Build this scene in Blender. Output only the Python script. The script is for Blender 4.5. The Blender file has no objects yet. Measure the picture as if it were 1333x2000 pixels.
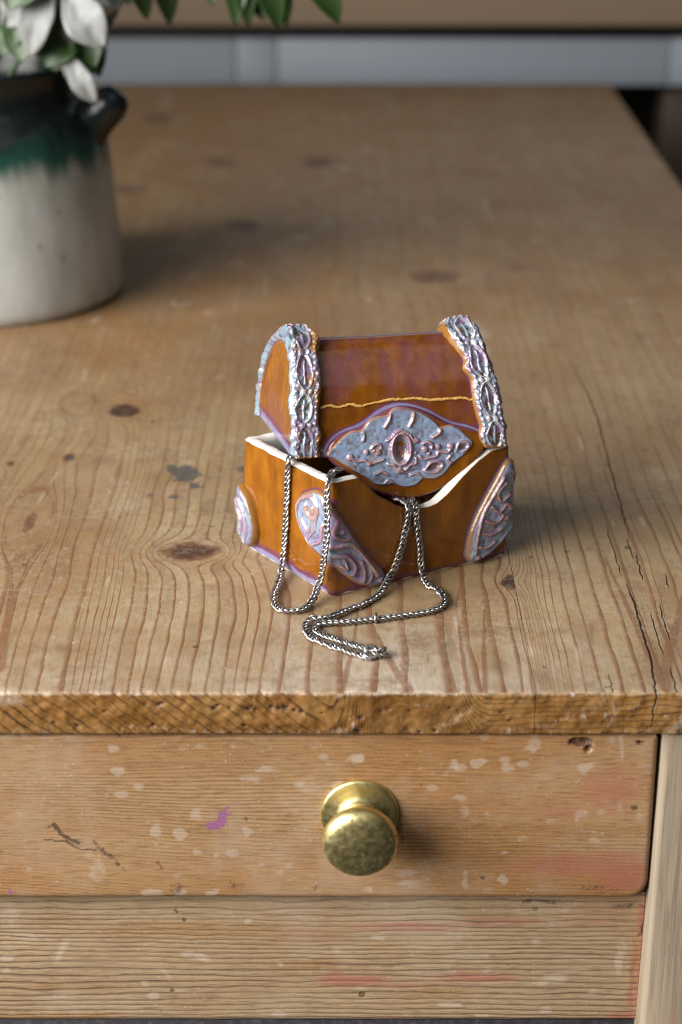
import bpy, math, random
import numpy as np
from mathutils import Vector

random.seed(7)
RNG = np.random.default_rng(7)
scene = bpy.context.scene
COL = scene.collection

# ------------------------------------------------------------------ camera
PITCH = math.radians(22.8)
FPX = 3778.0                      # focal length in photo pixels (2000 px tall)
CAM = np.array([0.0, -0.666, 0.356])
cam_data = bpy.data.cameras.new('camera')
cam = bpy.data.objects.new('camera', cam_data)
COL.objects.link(cam)
cam.location = CAM
cam.rotation_euler = (math.pi / 2 - PITCH, 0, 0)
cam_data.sensor_fit = 'VERTICAL'
cam_data.sensor_height = 36.0
cam_data.lens = FPX / 2000 * 36.0
cam_data.clip_start = 0.01
cam_data.clip_end = 50
cam_data.dof.use_dof = True
cam_data.dof.focus_distance = 0.825
cam_data.dof.aperture_fstop = 7.5
scene.camera = cam

# ------------------------------------------------------------------ light
world = bpy.data.worlds.new('World')
scene.world = world
world.use_nodes = True
bg = world.node_tree.nodes['Background']
bg.inputs[0].default_value = (0.97, 0.98, 1.0, 1)
bg.inputs[1].default_value = 0.05

def area(name, loc, target, sx, sy, power, col):
    d = bpy.data.lights.new(name, 'AREA')
    d.shape = 'RECTANGLE'; d.size = sx; d.size_y = sy
    d.energy = power; d.color = col
    o = bpy.data.objects.new(name, d)
    COL.objects.link(o)
    o.location = loc
    o.rotation_euler = (Vector(target) - Vector(loc)).to_track_quat('-Z', 'Y').to_euler()
    return o
win = area('window_light', (-1.00, -0.50, 0.54), (0.0, -0.03, -0.03), 1.50, 0.90, 29, (1.0, 0.97, 0.935))
win.data.spread = math.radians(108)      # narrowed so less light reaches the table's back
area('far_sheen_light', (0.55, 2.75, 0.95), (0.1, 0.5, 0.0), 1.6, 0.9, 2.5, (0.90, 0.95, 1.0))  # unseen source added for sheen on the table's back and lid ridge
area('ceiling_bounce_fill', (-0.35, -0.70, 1.75), (-0.35, -0.70, 0.0), 3.0, 2.2, 12, (0.93, 0.96, 1.0))  # added overhead fill, standing in for bounce off an unseen ceiling

vs = scene.view_settings
vs.view_transform = 'Standard'
vs.look = 'None'
vs.exposure = -0.28
vs.gamma = 1.0
vs.use_curve_mapping = False

# ------------------------------------------------------------------ helpers
F_ = np.array([0, math.cos(PITCH), -math.sin(PITCH)])
U_ = np.array([0, math.sin(PITCH), math.cos(PITCH)])
R_ = np.array([1.0, 0, 0])

def ray(px, py):
    return F_ + (px - 666.5) / FPX * R_ - (py - 1000) / FPX * U_

def on_plane(px, py, p0, n):
    """a spot read off the photograph, put on a real surface of the scene"""
    d = ray(px, py)
    return CAM + d * (np.dot(np.asarray(p0, float) - CAM, n) / np.dot(d, n))

def on_z(px, py, z=0.0):
    return on_plane(px, py, (0, 0, z), np.array([0, 0, 1.0]))

def on_y(px, py, y):
    return on_plane(px, py, (0, y, 0), np.array([0, 1.0, 0]))

def _h(ix, iy, seed):
    ix = ix.astype(np.int64); iy = iy.astype(np.int64)
    n = (ix * 374761393 + iy * 668265263 + seed * 974711) & 0x7fffffff
    n = ((n ^ (n >> 13)) * 1274126177) & 0x7fffffff
    n = (n ^ (n >> 16)) & 0xffff
    return n / 32767.5 - 1.0

def vnoise(x, y, seed=0):
    x = np.asarray(x, float); y = np.asarray(y, float)
    x, y = np.broadcast_arrays(x, y)
    ix = np.floor(x); iy = np.floor(y)
    fx = x - ix; fy = y - iy
    fx = fx * fx * (3 - 2 * fx); fy = fy * fy * (3 - 2 * fy)
    a = _h(ix, iy, seed); b = _h(ix + 1, iy, seed)
    c = _h(ix, iy + 1, seed); d = _h(ix + 1, iy + 1, seed)
    return (a * (1 - fx) + b * fx) * (1 - fy) + (c * (1 - fx) + d * fx) * fy

def fbm(x, y, seed=0, oct=3):
    s = 0; a = 1.0; t = 0
    for k in range(oct):
        s = s + a * vnoise(np.asarray(x) * 2 ** k, np.asarray(y) * 2 ** k, seed + 17 * k)
        t += a; a *= 0.5
    return s / t

def sstep(a, b, x):
    t = np.clip((x - a) / (b - a), 0, 1)
    return t * t * (3 - 2 * t)

def seg_dist(x, y, pts):
    """distance from points to a polyline, and the parameter along it (0..1)"""
    best = np.full(np.shape(x), 1e9); par = np.zeros(np.shape(x))
    n = len(pts) - 1
    for i in range(n):
        ax, ay = pts[i][:2]; bx, by = pts[i + 1][:2]
        dx, dy = bx - ax, by - ay
        L = dx * dx + dy * dy + 1e-12
        t = np.clip(((x - ax) * dx + (y - ay) * dy) / L, 0, 1)
        d = np.hypot(x - ax - t * dx, y - ay - t * dy)
        m = d < best
        best = np.where(m, d, best); par = np.where(m, (i + t) / n, par)
    return best, par

def smooth_line(pts, n, closed=False):
    """Catmull-Rom resampled to n points evenly along its length"""
    P = np.asarray(pts, float)
    if closed:
        P = np.vstack([P[-1], P, P[0], P[1]])
    else:
        P = np.vstack([2 * P[0] - P[1], P, 2 * P[-1] - P[-2]])
    out = []
    for i in range(1, len(P) - 2):
        p0, p1, p2, p3 = P[i - 1], P[i], P[i + 1], P[i + 2]
        t = np.linspace(0, 1, 24, endpoint=False)[:, None]
        out.append(0.5 * ((2 * p1) + (-p0 + p2) * t + (2 * p0 - 5 * p1 + 4 * p2 - p3) * t ** 2 + (-p0 + 3 * p1 - 3 * p2 + p3) * t ** 3))
    out = np.vstack(out + [P[-2][None]])
    s = np.concatenate([[0], np.cumsum(np.linalg.norm(np.diff(out, axis=0), axis=1))])
    q = np.linspace(0, s[-1], n, endpoint=not closed)
    return np.stack([np.interp(q, s, out[:, k]) for k in range(out.shape[1])], 1)

def mesh_obj(name, V, F, mat, parent=None, attrs=None, smooth=True, kind=None):
    V = np.asarray(V, np.float64).reshape(-1, 3).copy()
    if parent is not None:
        q = parent
        while q is not None:
            V -= np.array(q.location); q = q.parent
    me = bpy.data.meshes.new(name)
    me.vertices.add(len(V))
    me.vertices.foreach_set('co', V.ravel())
    if isinstance(F, np.ndarray):
        n, k = F.shape
        me.loops.add(n * k)
        me.loops.foreach_set('vertex_index', F.ravel().astype(np.int32))
        me.polygons.add(n)
        me.polygons.foreach_set('loop_start', (np.arange(n) * k).astype(np.int32))
        me.polygons.foreach_set('loop_total', np.full(n, k, np.int32))
    else:
        idx = [i for f in F for i in f]
        tot = [len(f) for f in F]
        me.loops.add(len(idx))
        me.loops.foreach_set('vertex_index', np.array(idx, np.int32))
        me.polygons.add(len(F))
        me.polygons.foreach_set('loop_start', np.concatenate([[0], np.cumsum(tot)[:-1]]).astype(np.int32))
        me.polygons.foreach_set('loop_total', np.array(tot, np.int32))
    me.polygons.foreach_set('use_smooth', np.full(len(me.polygons), smooth))
    me.update(calc_edges=True)
    me.validate()
    for k, a in (attrs or {}).items():
        at = me.attributes.new(k, 'FLOAT', 'POINT')
        at.data.foreach_set('value', np.asarray(a, np.float32).ravel())
    o = bpy.data.objects.new(name, me)
    COL.objects.link(o)
    if parent is not None:
        o.parent = parent
    if mat is not None:
        me.materials.append(mat)
    if kind:
        o['kind'] = kind
    return o

def grid_faces(n, m, wrap_u=False, wrap_v=False, flip=False):
    iu = np.arange(n if wrap_u else n - 1); iv = np.arange(m if wrap_v else m - 1)
    I, J = np.meshgrid(iu, iv, indexing='ij')
    I2 = (I + 1) % n; J2 = (J + 1) % m
    f = np.stack([I * m + J, I2 * m + J, I2 * m + J2, I * m + J2], -1).reshape(-1, 4)
    return f[:, ::-1].copy() if flip else f

def lathe(prof, nseg=64):
    """profile (r, h) turned about +z"""
    P = np.asarray(prof, float)
    th = np.linspace(0, 2 * math.pi, nseg, endpoint=False)
    V = np.stack([P[:, 0][:, None] * np.cos(th), P[:, 0][:, None] * np.sin(th), np.repeat(P[:, 1][:, None], nseg, 1)], -1)
    return V, grid_faces(len(P), nseg, wrap_v=True, flip=True)

def tube(pts, rad, nseg=8):
    P = np.asarray(pts, float); n = len(P)
    T = np.gradient(P, axis=0); T /= np.linalg.norm(T, axis=1)[:, None] + 1e-12
    ref = np.array([0.3, 0.5, 0.8]); A = np.cross(T, ref); A /= np.linalg.norm(A, axis=1)[:, None]
    B = np.cross(T, A)
    r = np.broadcast_to(np.asarray(rad, float), (n,))
    th = np.linspace(0, 2 * math.pi, nseg, endpoint=False)
    V = P[:, None] + r[:, None, None] * (np.cos(th)[None, :, None] * A[:, None] + np.sin(th)[None, :, None] * B[:, None])
    return V.reshape(-1, 3), grid_faces(n, nseg, wrap_v=True)

def merge(parts):
    Vs, Fs, o = [], [], 0
    for V, F in parts:
        V = np.asarray(V).reshape(-1, 3)
        Vs.append(V); Fs += [tuple(int(i) + o for i in f) for f in F]; o += len(V)
    return np.vstack(Vs), Fs

def box_vf(x0, x1, y0, y1, z0, z1):
    V = [(x0, y0, z0), (x1, y0, z0), (x1, y1, z0), (x0, y1, z0), (x0, y0, z1), (x1, y0, z1), (x1, y1, z1), (x0, y1, z1)]
    F = [(0, 3, 2, 1), (4, 5, 6, 7), (0, 1, 5, 4), (1, 2, 6, 5), (2, 3, 7, 6), (3, 0, 4, 7)]
    return np.array(V, float), F

def bevel_box(name, x0, x1, y0, y1, z0, z1, mat, parent, w=0.002, seg=3):
    V, F = box_vf(x0, x1, y0, y1, z0, z1)
    o = mesh_obj(name, V, F, mat, parent)
    m = o.modifiers.new('bevel', 'BEVEL'); m.width = w; m.segments = seg; m.limit_method = 'ANGLE'
    return o

def thing(name, loc, label, cat, group=None):
    o = bpy.data.objects.new(name, None)
    o.empty_display_size = 0.02
    COL.objects.link(o)
    o.location = [float(v) for v in loc]
    o['label'] = label; o['category'] = cat
    if group: o['group'] = group
    return o

# ------------------------------------------------------------------ node expressions
class M:
    """small expression builder for a node material"""
    def __init__(s, name):
        s.mat = bpy.data.materials.new(name); s.mat.use_nodes = True
        s.nt = s.mat.node_tree; s.nt.nodes.clear()
        s.out = s.nt.nodes.new('ShaderNodeOutputMaterial')
        s.b = s.nt.nodes.new('ShaderNodeBsdfPrincipled')
        s.nt.links.new(s.b.outputs[0], s.out.inputs[0])
        s._tc = None
    def put(s, sock, v):
        if isinstance(v, X): s.nt.links.new(v.s, sock)
        elif v is not None:
            if isinstance(v, (tuple, list)) and len(v) == 3 and sock.type == 'RGBA': v = (*v, 1)
            sock.default_value = v
    def math(s, op, *a, clamp=False):
        n = s.nt.nodes.new('ShaderNodeMath'); n.operation = op; n.use_clamp = clamp
        for i, v in enumerate(a): s.put(n.inputs[i], v)
        return X(s, n.outputs[0])
    def attr(s, name):
        n = s.nt.nodes.new('ShaderNodeAttribute'); n.attribute_name = name
        return X(s, n.outputs['Fac'])
    def co(s):
        if s._tc is None:
            s._tc = s.nt.nodes.new('ShaderNodeTexCoord')
        return X(s, s._tc.outputs['Object'])
    def combine(s, v):
        n = s.nt.nodes.new('ShaderNodeCombineXYZ'); s.put(n.inputs[0], v)
        return X(s, n.outputs[0])
    def scaled(s, sc, rot=(0, 0, 0)):
        n = s.nt.nodes.new('ShaderNodeMapping'); s.put(n.inputs[0], s.co())
        n.inputs['Scale'].default_value = sc; n.inputs['Rotation'].default_value = rot
        return X(s, n.outputs[0])
    def noise(s, scale, detail=3, rough=0.55, vec=None, dist=0.0):
        n = s.nt.nodes.new('ShaderNodeTexNoise')
        s.put(n.inputs['Vector'], vec if vec is not None else s.co())
        n.inputs['Scale'].default_value = scale; n.inputs['Detail'].default_value = detail
        n.inputs['Roughness'].default_value = rough; n.inputs['Distortion'].default_value = dist
        return X(s, n.outputs[0])
    def voro(s, scale, vec=None, out=0, feature='F1', rand=1.0):
        n = s.nt.nodes.new('ShaderNodeTexVoronoi'); n.feature = feature
        s.put(n.inputs['Vector'], vec if vec is not None else s.co())
        n.inputs['Scale'].default_value = scale; n.inputs['Randomness'].default_value = rand
        return X(s, n.outputs[out])
    def step(s, a, b, v, lo=0.0, hi=1.0):
        n = s.nt.nodes.new('ShaderNodeMapRange'); n.interpolation_type = 'SMOOTHSTEP'
        s.put(n.inputs[0], v); s.put(n.inputs[1], a); s.put(n.inputs[2], b)
        s.put(n.inputs[3], lo); s.put(n.inputs[4], hi)
        return X(s, n.outputs[0])
    def mix(s, fac, a, b, mode='MIX'):
        n = s.nt.nodes.new('ShaderNodeMix'); n.data_type = 'RGBA'; n.blend_type = mode
        s.put(n.inputs[0], fac); s.put(n.inputs[6], a); s.put(n.inputs[7], b)
        return X(s, n.outputs[2])
    def ramp(s, fac, stops):
        n = s.nt.nodes.new('ShaderNodeValToRGB'); e = n.color_ramp.elements
        while len(e) < len(stops): e.new(0.5)
        for k, (p, c) in enumerate(stops):
            e[k].position = p; e[k].color = (*c, 1)
        s.put(n.inputs[0], fac)
        return X(s, n.outputs[0])
    def bump(s, h, strength=1.0, dist=0.001, normal=None):
        n = s.nt.nodes.new('ShaderNodeBump')
        n.inputs['Strength'].default_value = strength; n.inputs['Distance'].default_value = dist
        s.put(n.inputs['Height'], h)
        if normal is not None: s.put(n.inputs['Normal'], normal)
        return X(s, n.outputs[0])
    def done(s, base, rough, metallic=0.0, normal=None, spec=0.5, coat=0.0, coat_rough=0.05, sheen=None):
        b = s.b
        s.put(b.inputs['Base Color'], base); s.put(b.inputs['Roughness'], rough)
        s.put(b.inputs['Metallic'], metallic); s.put(b.inputs['Specular IOR Level'], spec)
        s.put(b.inputs['Coat Weight'], coat); s.put(b.inputs['Coat Roughness'], coat_rough)
        if normal is not None: s.put(b.inputs['Normal'], normal)
        return s.mat

class X:
    def __init__(s, m, sock): s.m, s.s = m, sock
    def __add__(s, o): return s.m.math('ADD', s, o)
    __radd__ = __add__
    def __mul__(s, o): return s.m.math('MULTIPLY', s, o)
    __rmul__ = __mul__
    def __sub__(s, o): return s.m.math('SUBTRACT', s, o)
    def __rsub__(s, o): return s.m.math('SUBTRACT', o, s)
    def __truediv__(s, o): return s.m.math('DIVIDE', s, o)
    def fract(s): return s.m.math('FRACT', s)
    def abs(s): return s.m.math('ABSOLUTE', s)
    def max(s, o): return s.m.math('MAXIMUM', s, o)
    def min(s, o): return s.m.math('MINIMUM', s, o)

# ------------------------------------------------------------------ wood materials
def latewood(m, ring, a=0.66, b=0.93, c=0.965):
    f = ring.fract()
    return m.step(a, b, f) * m.step(c, 1.0, f, 1.0, 0.0)

def make_top_wood():
    m = M('pine_table_top')
    n_fine = m.noise(900, 3, 0.6, m.scaled((1, 0.16, 1)))
    n_mid = m.noise(60, 4, 0.6)
    n_big = m.noise(11, 3, 0.5)
    ring = m.attr('ring') + (m.noise(350, 2, 0.5, m.scaled((1, 0.12, 1))) - 0.5) * 0.16 + (n_mid - 0.5) * 0.10
    late = latewood(m, ring, 0.66, 0.91, 0.97)
    late = late * m.step(0.25, 0.6, m.noise(35, 2, 0.5), 0.6, 1.0)
    early_dark = m.step(0.46, 0.66, m.noise(7, 4, 0.6, m.scaled((1.5, 0.7, 1))))
    late = (late * m.attr('lineamp')).max(m.attr('figure'))
    wear_sheen = m.attr('wear_sheen'); amber = m.attr('amber'); edge = m.attr('edge')
    early = m.mix(m.step(0.3, 0.7, n_big), (0.290, 0.190, 0.086), (0.395, 0.288, 0.158))
    early = m.mix(m.step(0.0, 1.0, wear_sheen + (n_mid - 0.5) * 1.2), early, (0.500, 0.425, 0.335))
    band = m.noise(1.0, 0, 0.5, m.combine(m.math('FLOOR', ring) * 3.73))
    early = m.mix(m.step(0.40, 0.62, band) * 0.32, early, (0.215, 0.125, 0.055))
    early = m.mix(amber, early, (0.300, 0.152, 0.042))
    early = m.mix(early_dark * 0.6, early, (0.225, 0.122, 0.048))
    grime = m.step(0.42, 0.68, m.noise(110, 4, 0.7)) * m.step(0.35, 0.6, m.noise(23, 2))
    early = m.mix(grime * 0.6, early, (0.200, 0.120, 0.062))
    early = m.mix(m.step(0.52, 0.70, m.noise(30, 3, 0.6, m.scaled((1.6, 0.8, 1)))) * 0.45, early, (0.330, 0.190, 0.085))
    lc = m.mix(n_mid, (0.150, 0.060, 0.021), (0.225, 0.100, 0.040))
    col = m.mix(late * 0.93, early, lc)
    col = m.mix(m.step(0.46, 0.72, n_fine) * 0.34, col, (0.15, 0.085, 0.045))
    col = m.mix(m.step(0.50, 0.75, m.noise(1500, 2, 0.7)) * 0.22, col, (0.55, 0.47, 0.38))
    # end of the boards: amber varnish, dark pores, pale knocks
    ec = m.mix(m.step(0.35, 0.7, m.noise(55, 4, 0.6, m.scaled((0.5, 1, 1)))), (0.205, 0.088, 0.018), (0.330, 0.178, 0.058))
    ec = m.mix(late * m.step(0.3, 0.62, m.noise(90, 3, 0.6), 0.25, 0.9), ec, (0.050, 0.020, 0.007))
    pale = m.attr('pale')
    ec = m.mix(m.step(0.36, 0.72, pale * 0.8 + (m.noise(420, 4, 0.75, m.scaled((1, 1, 0.35), (0, 0.7, 0))) - 0.5) * 1.5) * 0.8, ec, (0.430, 0.340, 0.250))
    col = m.mix(edge, col, ec)
    # knots
    kn = m.attr('knot')
    kcol = m.mix(m.step(0.55, 1.0, kn + (n_mid - 0.5) * 0.3), (0.190, 0.090, 0.036), (0.060, 0.028, 0.014))
    col = m.mix(m.step(0.12, 0.62, kn + (n_mid - 0.5) * 0.25), col, kcol)
    # ink blots
    ink = m.step(0.42, 0.62, m.attr('ink') + (m.noise(330, 5, 0.8) - 0.5) * 2.0)
    col = m.mix(ink * 0.8, col, (0.050, 0.057, 0.062))
    # cracks
    cr = m.step(0.0, 1.0, m.attr('crack').abs() / (m.attr('crackw') + 0.0001), 1.0, 0.0)
    col = m.mix(cr, col, (0.020, 0.012, 0.008))
    # knocks and pits
    pit = m.step(0.10, 0.17, m.voro(85), 1.0, 0.0) * m.step(0.62, 0.66, m.noise(70, 1))
    col = m.mix(pit * 0.7, col, (0.075, 0.045, 0.028))
    fleck = m.step(0.06, 0.13, m.voro(120, m.scaled((1, 1, 1), (0, 0, 0.7))), 1.0, 0.0) * m.step(0.60, 0.64, m.noise(55, 1, 0.5, m.scaled((1, 1, 1), (0, 0, 1.1))))
    col = m.mix(fleck * 0.55, col, (0.62, 0.55, 0.46))
    scr = m.step(0.0, 0.02, (m.noise(24, 1, 0.5, m.scaled((1, 0.15, 1), (0, 0, 0.5))) - 0.5).abs(), 1.0, 0.0) * m.step(0.60, 0.68, m.noise(26, 1, 0.5))
    col = m.mix(scr * 0.5, col, (0.52, 0.44, 0.34))
    wz = m.step(0.47, 0.60, m.noise(260, 4, 0.75)) * m.step(0.40, 0.62, m.noise(19, 3, 0.6))
    col = m.mix(wz * 0.17 * (1.0 - edge), col, (0.56, 0.50, 0.42))
    sc2 = m.step(0.0, 0.03, (m.noise(60, 1, 0.5, m.scaled((1, 0.1, 1), (0, 0, -0.9))) - 0.5).abs(), 1.0, 0.0) * m.step(0.56, 0.64, m.noise(40, 1, 0.5, m.scaled((1, 1, 1), (0, 0, 0.3))))
    col = m.mix(sc2 * 0.4 * (1.0 - edge), col, (0.16, 0.10, 0.06))
    h = late * 0.35 + n_fine * 0.25 + m.noise(140, 4, 0.6) * 0.5 - cr * 3.0 - pit * 0.8 + m.noise(420, 2) * 0.15
    nrm = m.bump(h, 0.55, 0.0005)
    rough = m.step(0.2, 0.8, n_mid, 0.38, 0.58)
    return m.done(col, rough, normal=nrm, spec=0.5)

def make_front_wood(name, light, mid, dark, line, spacing_contrast=0.6, bump_d=0.0003):
    m = M(name)
    vec = m.scaled((0.09, 1, 1))
    n_fine = m.noise(1300, 3, 0.65, vec)
    n_mid = m.noise(55, 4, 0.6, m.scaled((0.35, 1, 1)))
    n_big = m.noise(14, 3, 0.5, m.scaled((0.5, 1, 1)))
    ring = m.attr('ring') + (m.noise(500, 2, 0.5, m.scaled((0.05, 1, 1))) - 0.5) * 0.2
    late = latewood(m, ring, 0.45, 0.9, 0.95) * m.step(0.3, 0.6, m.noise(40, 2, 0.5, m.scaled((0.15, 1, 1))), 0.25, 1.0)
    col = m.mix(m.step(0.3, 0.7, n_big), light, mid)
    col = m.mix(m.step(0.5, 0.8, n_mid) * 0.5, col, dark)
    col = m.mix(m.attr('amber'), col, (0.300, 0.150, 0.045))
    col = m.mix(late * spacing_contrast, col, line)
    col = m.mix(m.step(0.46, 0.66, n_fine) * 0.42, col, line)
    col = m.mix(m.step(0.52, 0.75, m.noise(1400, 2, 0.7)) * 0.25, col, (0.55, 0.45, 0.34))
    nz = m.noise(330, 5, 0.7)
    white = m.step(0.32, 0.74, m.attr('white') + (nz - 0.5) * 0.8)
    col = m.mix(white * 0.50 * (1.0 - late * 0.5), col, (0.540, 0.450, 0.355))
    dots = m.step(0.16, 0.26, m.voro(95, m.scaled((0.8, 1, 1.2))), 1.0, 0.0) * m.step(0.50, 0.58, m.noise(48, 1))
    haze = m.step(0.48, 0.70, m.noise(26, 4, 0.65)) * 0.35
    col = m.mix(haze, col, (0.43, 0.34, 0.25))
    col = m.mix(dots * 0.4, col, (0.520, 0.430, 0.340))
    tiny = m.step(0.10, 0.20, m.voro(310), 1.0, 0.0) * m.step(0.50, 0.60, m.noise(75, 2))
    col = m.mix(tiny * 0.5, col, (0.54, 0.44, 0.34))
    pink = m.step(0.15, 0.85, m.attr('pink') + (m.noise(90, 5, 0.7, m.scaled((0.15, 1, 1))) - 0.5) * 0.9)
    col = m.mix(pink * 0.75 * (1.0 - late * 0.6), col, (0.360, 0.120, 0.085))
    purple = m.step(0.4, 0.55, m.attr('purple') + (m.noise(420, 4, 0.75, m.scaled((1, 1, 0.3), (0, 0.9, 0))) - 0.5) * 0.9)
    col = m.mix(purple * 0.85, col, (0.300, 0.105, 0.245))
    scr = m.step(0.0, 0.014, (m.noise(22, 1, 0.5, m.scaled((1, 1, 0.4), (0, 0.6, 0))) - 0.5).abs(), 1.0, 0.0) * m.step(0.62, 0.70, m.noise(30, 1))
    col = m.mix(scr * 0.4, col, (0.56, 0.46, 0.34))
    dirt = m.step(0.36, 0.80, m.attr('dirt') * 1.1 + (m.noise(420, 5, 0.8) - 0.5) * 1.7)
    col = m.mix(dirt * 0.85, col, m.mix(m.noise(500, 2), (0.045, 0.022, 0.012), (0.130, 0.070, 0.045)))
    pit = m.step(0.08, 0.14, m.voro(75, m.scaled((1, 1, 1), (0, 0.4, 0))), 1.0, 0.0) * m.step(0.63, 0.66, m.noise(60, 1, 0.5, m.scaled((1, 1, 1), (0, 0.4, 0))))
    col = m.mix(pit * 0.7, col, (0.07, 0.035, 0.02))
    h = late * (-0.6) + n_fine * 0.4 + m.noise(200, 4, 0.6) * 0.3 - dirt * 1.2 - pit
    nrm = m.bump(h, 0.6, bump_d)
    return m.done(col, m.step(0.2, 0.8, n_mid, 0.42, 0.62), normal=nrm, spec=0.4)

def make_leg_wood():
    m = M('weathered_pine_leg')
    vec = m.scaled((1, 1, 0.035))
    n1 = m.noise(420, 4, 0.7, vec, 0.4)
    n2 = m.noise(130, 3, 0.6, vec)
    col = m.mix(m.step(0.35, 0.65, n2), (0.165, 0.132, 0.088), (0.270, 0.218, 0.150))
    col = m.mix(m.step(0.46, 0.60, n1) * 0.9, col, (0.095, 0.068, 0.042))
    col = m.mix(m.step(0.55, 0.70, m.noise(60, 3, 0.5, m.scaled((1, 1, 0.3)))) * 0.5, col, (0.230, 0.110, 0.045))
    col = m.mix(m.attr('amber'), col, (0.420, 0.340, 0.250))
    kn = m.attr('knot')
    col = m.mix(m.step(0.1, 0.9, kn), col, (0.300, 0.160, 0.070))
    col = m.mix(m.step(0.9, 1.5, kn), col, (0.070, 0.040, 0.020))
    return m.done(col, 0.6, normal=m.bump(n1 * -1.0 + n2 * 0.4, 0.6, 0.0005), spec=0.35)

# ------------------------------------------------------------------ TABLE
table = thing('pine_table', (0, 0.6, -0.75), 'worn pine table with one small drawer that the chest stands on', 'table')
DEPTH, XR, XL, TH = 1.2914, 0.269, -0.30, 0.0195
KX = FPX / 0.752                     # front-edge pixels per metre
def fx(x): return 666.5 + x * KX
def TT(px, py):                      # photo pixel on the table top -> (front-edge pixel column, y in mm)
    p = on_z(px, py)
    return fx(p[0]), p[1] * 1000

LINES = [12, 40, 72, 118, 132, 150, 165, 177, 190, 220, 252, 280, 310, 340, 372, 402, 432, 455, 478, 505, 548, 602, 665, 735, 802, 892, 945, 992, 1030,
         1047, 1054, 1061, 1068, 1075, 1082, 1090, 1099, 1112, 1127, 1152, 1182, 1222, 1262]
_left = [12 - 33 * k + (k % 3) * 7 for k in range(60, 0, -1)]
_right = [1262 + 31 * k + (k % 3) * 9 for k in range(1, 60)]
LX = np.array(_left + LINES + _right, float)

# (photo x, y, amount, half width in columns, half depth in mm): how the grain swerves
BENDS = [(432, 1084, 62, 80, 15), (505, 1200, -20, 95, 34), (150, 900, 26, 60, 42), (262, 800, 24, 60, 17), (110, 1137, -8, 50, 25),
         (560, 1085, 10, 60, 30), (720, 1270, -9, 60, 20), (900, 1230, 8, 70, 30), (640, 560, 30, 90, 60), (860, 545, 40, 70, 22), (640, 318, 40, 60, 40),
         (480, 442, 40, 60, 30), (990, 1135, 22, 45, 12), (330, 960, 10, 60, 20)]
EYES = [(57, 1020, 44, 68), (152, 788, 34, 22)]
KNOTS = [(375, 1078, 56, 17, 0.78), (243, 802, 28, 12, 1.15), (57, 1022, 11, 20, 0.6), (848, 541, 40, 12, 1.0), (473, 440, 26, 9, 1.1), (625, 316, 26, 10, 1.1),
         (436, 315, 28, 11, 0.95), (310, 232, 24, 10, 1.0), (258, 368, 26, 9, 1.0), (790, 184, 30, 9, 0.6), (1000, 1137, 22, 14, 0.95), (1008, 520, 12, 8, 0.6),
         (20, 905, 6, 5, .9), (135, 893, 12, 7, 0.75), (930, 335, 40, 14, .45)]
INKS = [(362, 925, 30, 18, 1.0), (335, 915, 16, 9, .8), (382, 948, 18, 10, .75), (340, 970, 16, 7, .8), (294, 966, 9, 4, .8), (472, 914, 13, 7, .8), (408, 932, 10, 6, .6), (136, 893, 9, 6, .7)]
FLAMES = [([(1182, 1090), (1216, 1165), (1240, 1215), (1262, 1262), (1297, 1335)], 2.5, 14), ([(1333, 1165), (1322, 1215), (1308, 1262), (1297, 1335)], 4, 13),
          ([(57, 1090), (30, 1160), (8, 1250), (0, 1300)], 2, 12), ([(20, 1100), (22, 1150), (5, 1250)], 3, 9),
          ([(735, 1240), (760, 1290), (802, 1352)], 4, 9), ([(700, 1190), (690, 1260), (668, 1352)], 3, 7),
          ([(860, 1150), (850, 1200), (862, 1260), (890, 1352)], 3, 6), ([(950, 1165), (945, 1215), (945, 1270), (947, 1352)], 3, 6), ([(908, 1120), (890, 1180), (900, 1262), (915, 1352)], 2, 5)]
CRACKS = [([(1112, 700), (1150, 770), (1170, 820), (1192, 909), (1208, 966), (1232, 1055)], 0.55), ([(1224, 1051), (1236, 1089)], 0.35), ([(1242, 1079), (1257, 1134)], 0.4),
          ([(1224, 1136), (1236, 1168), (1257, 1233), (1273, 1290), (1284, 1356)], 0.6), ([(1287, 1176), (1311, 1253)], 0.35), ([(1271, 1193), (1297, 1282)], 0.35),
          ([(1184, 1027), (1216, 1128)], 0.3), ([(1190, 1315), (1200, 1354)], 0.3), ([(1310, 1300), (1325, 1356)], .35), ([(1300, 1120), (1308, 1150)], .3)]

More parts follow.
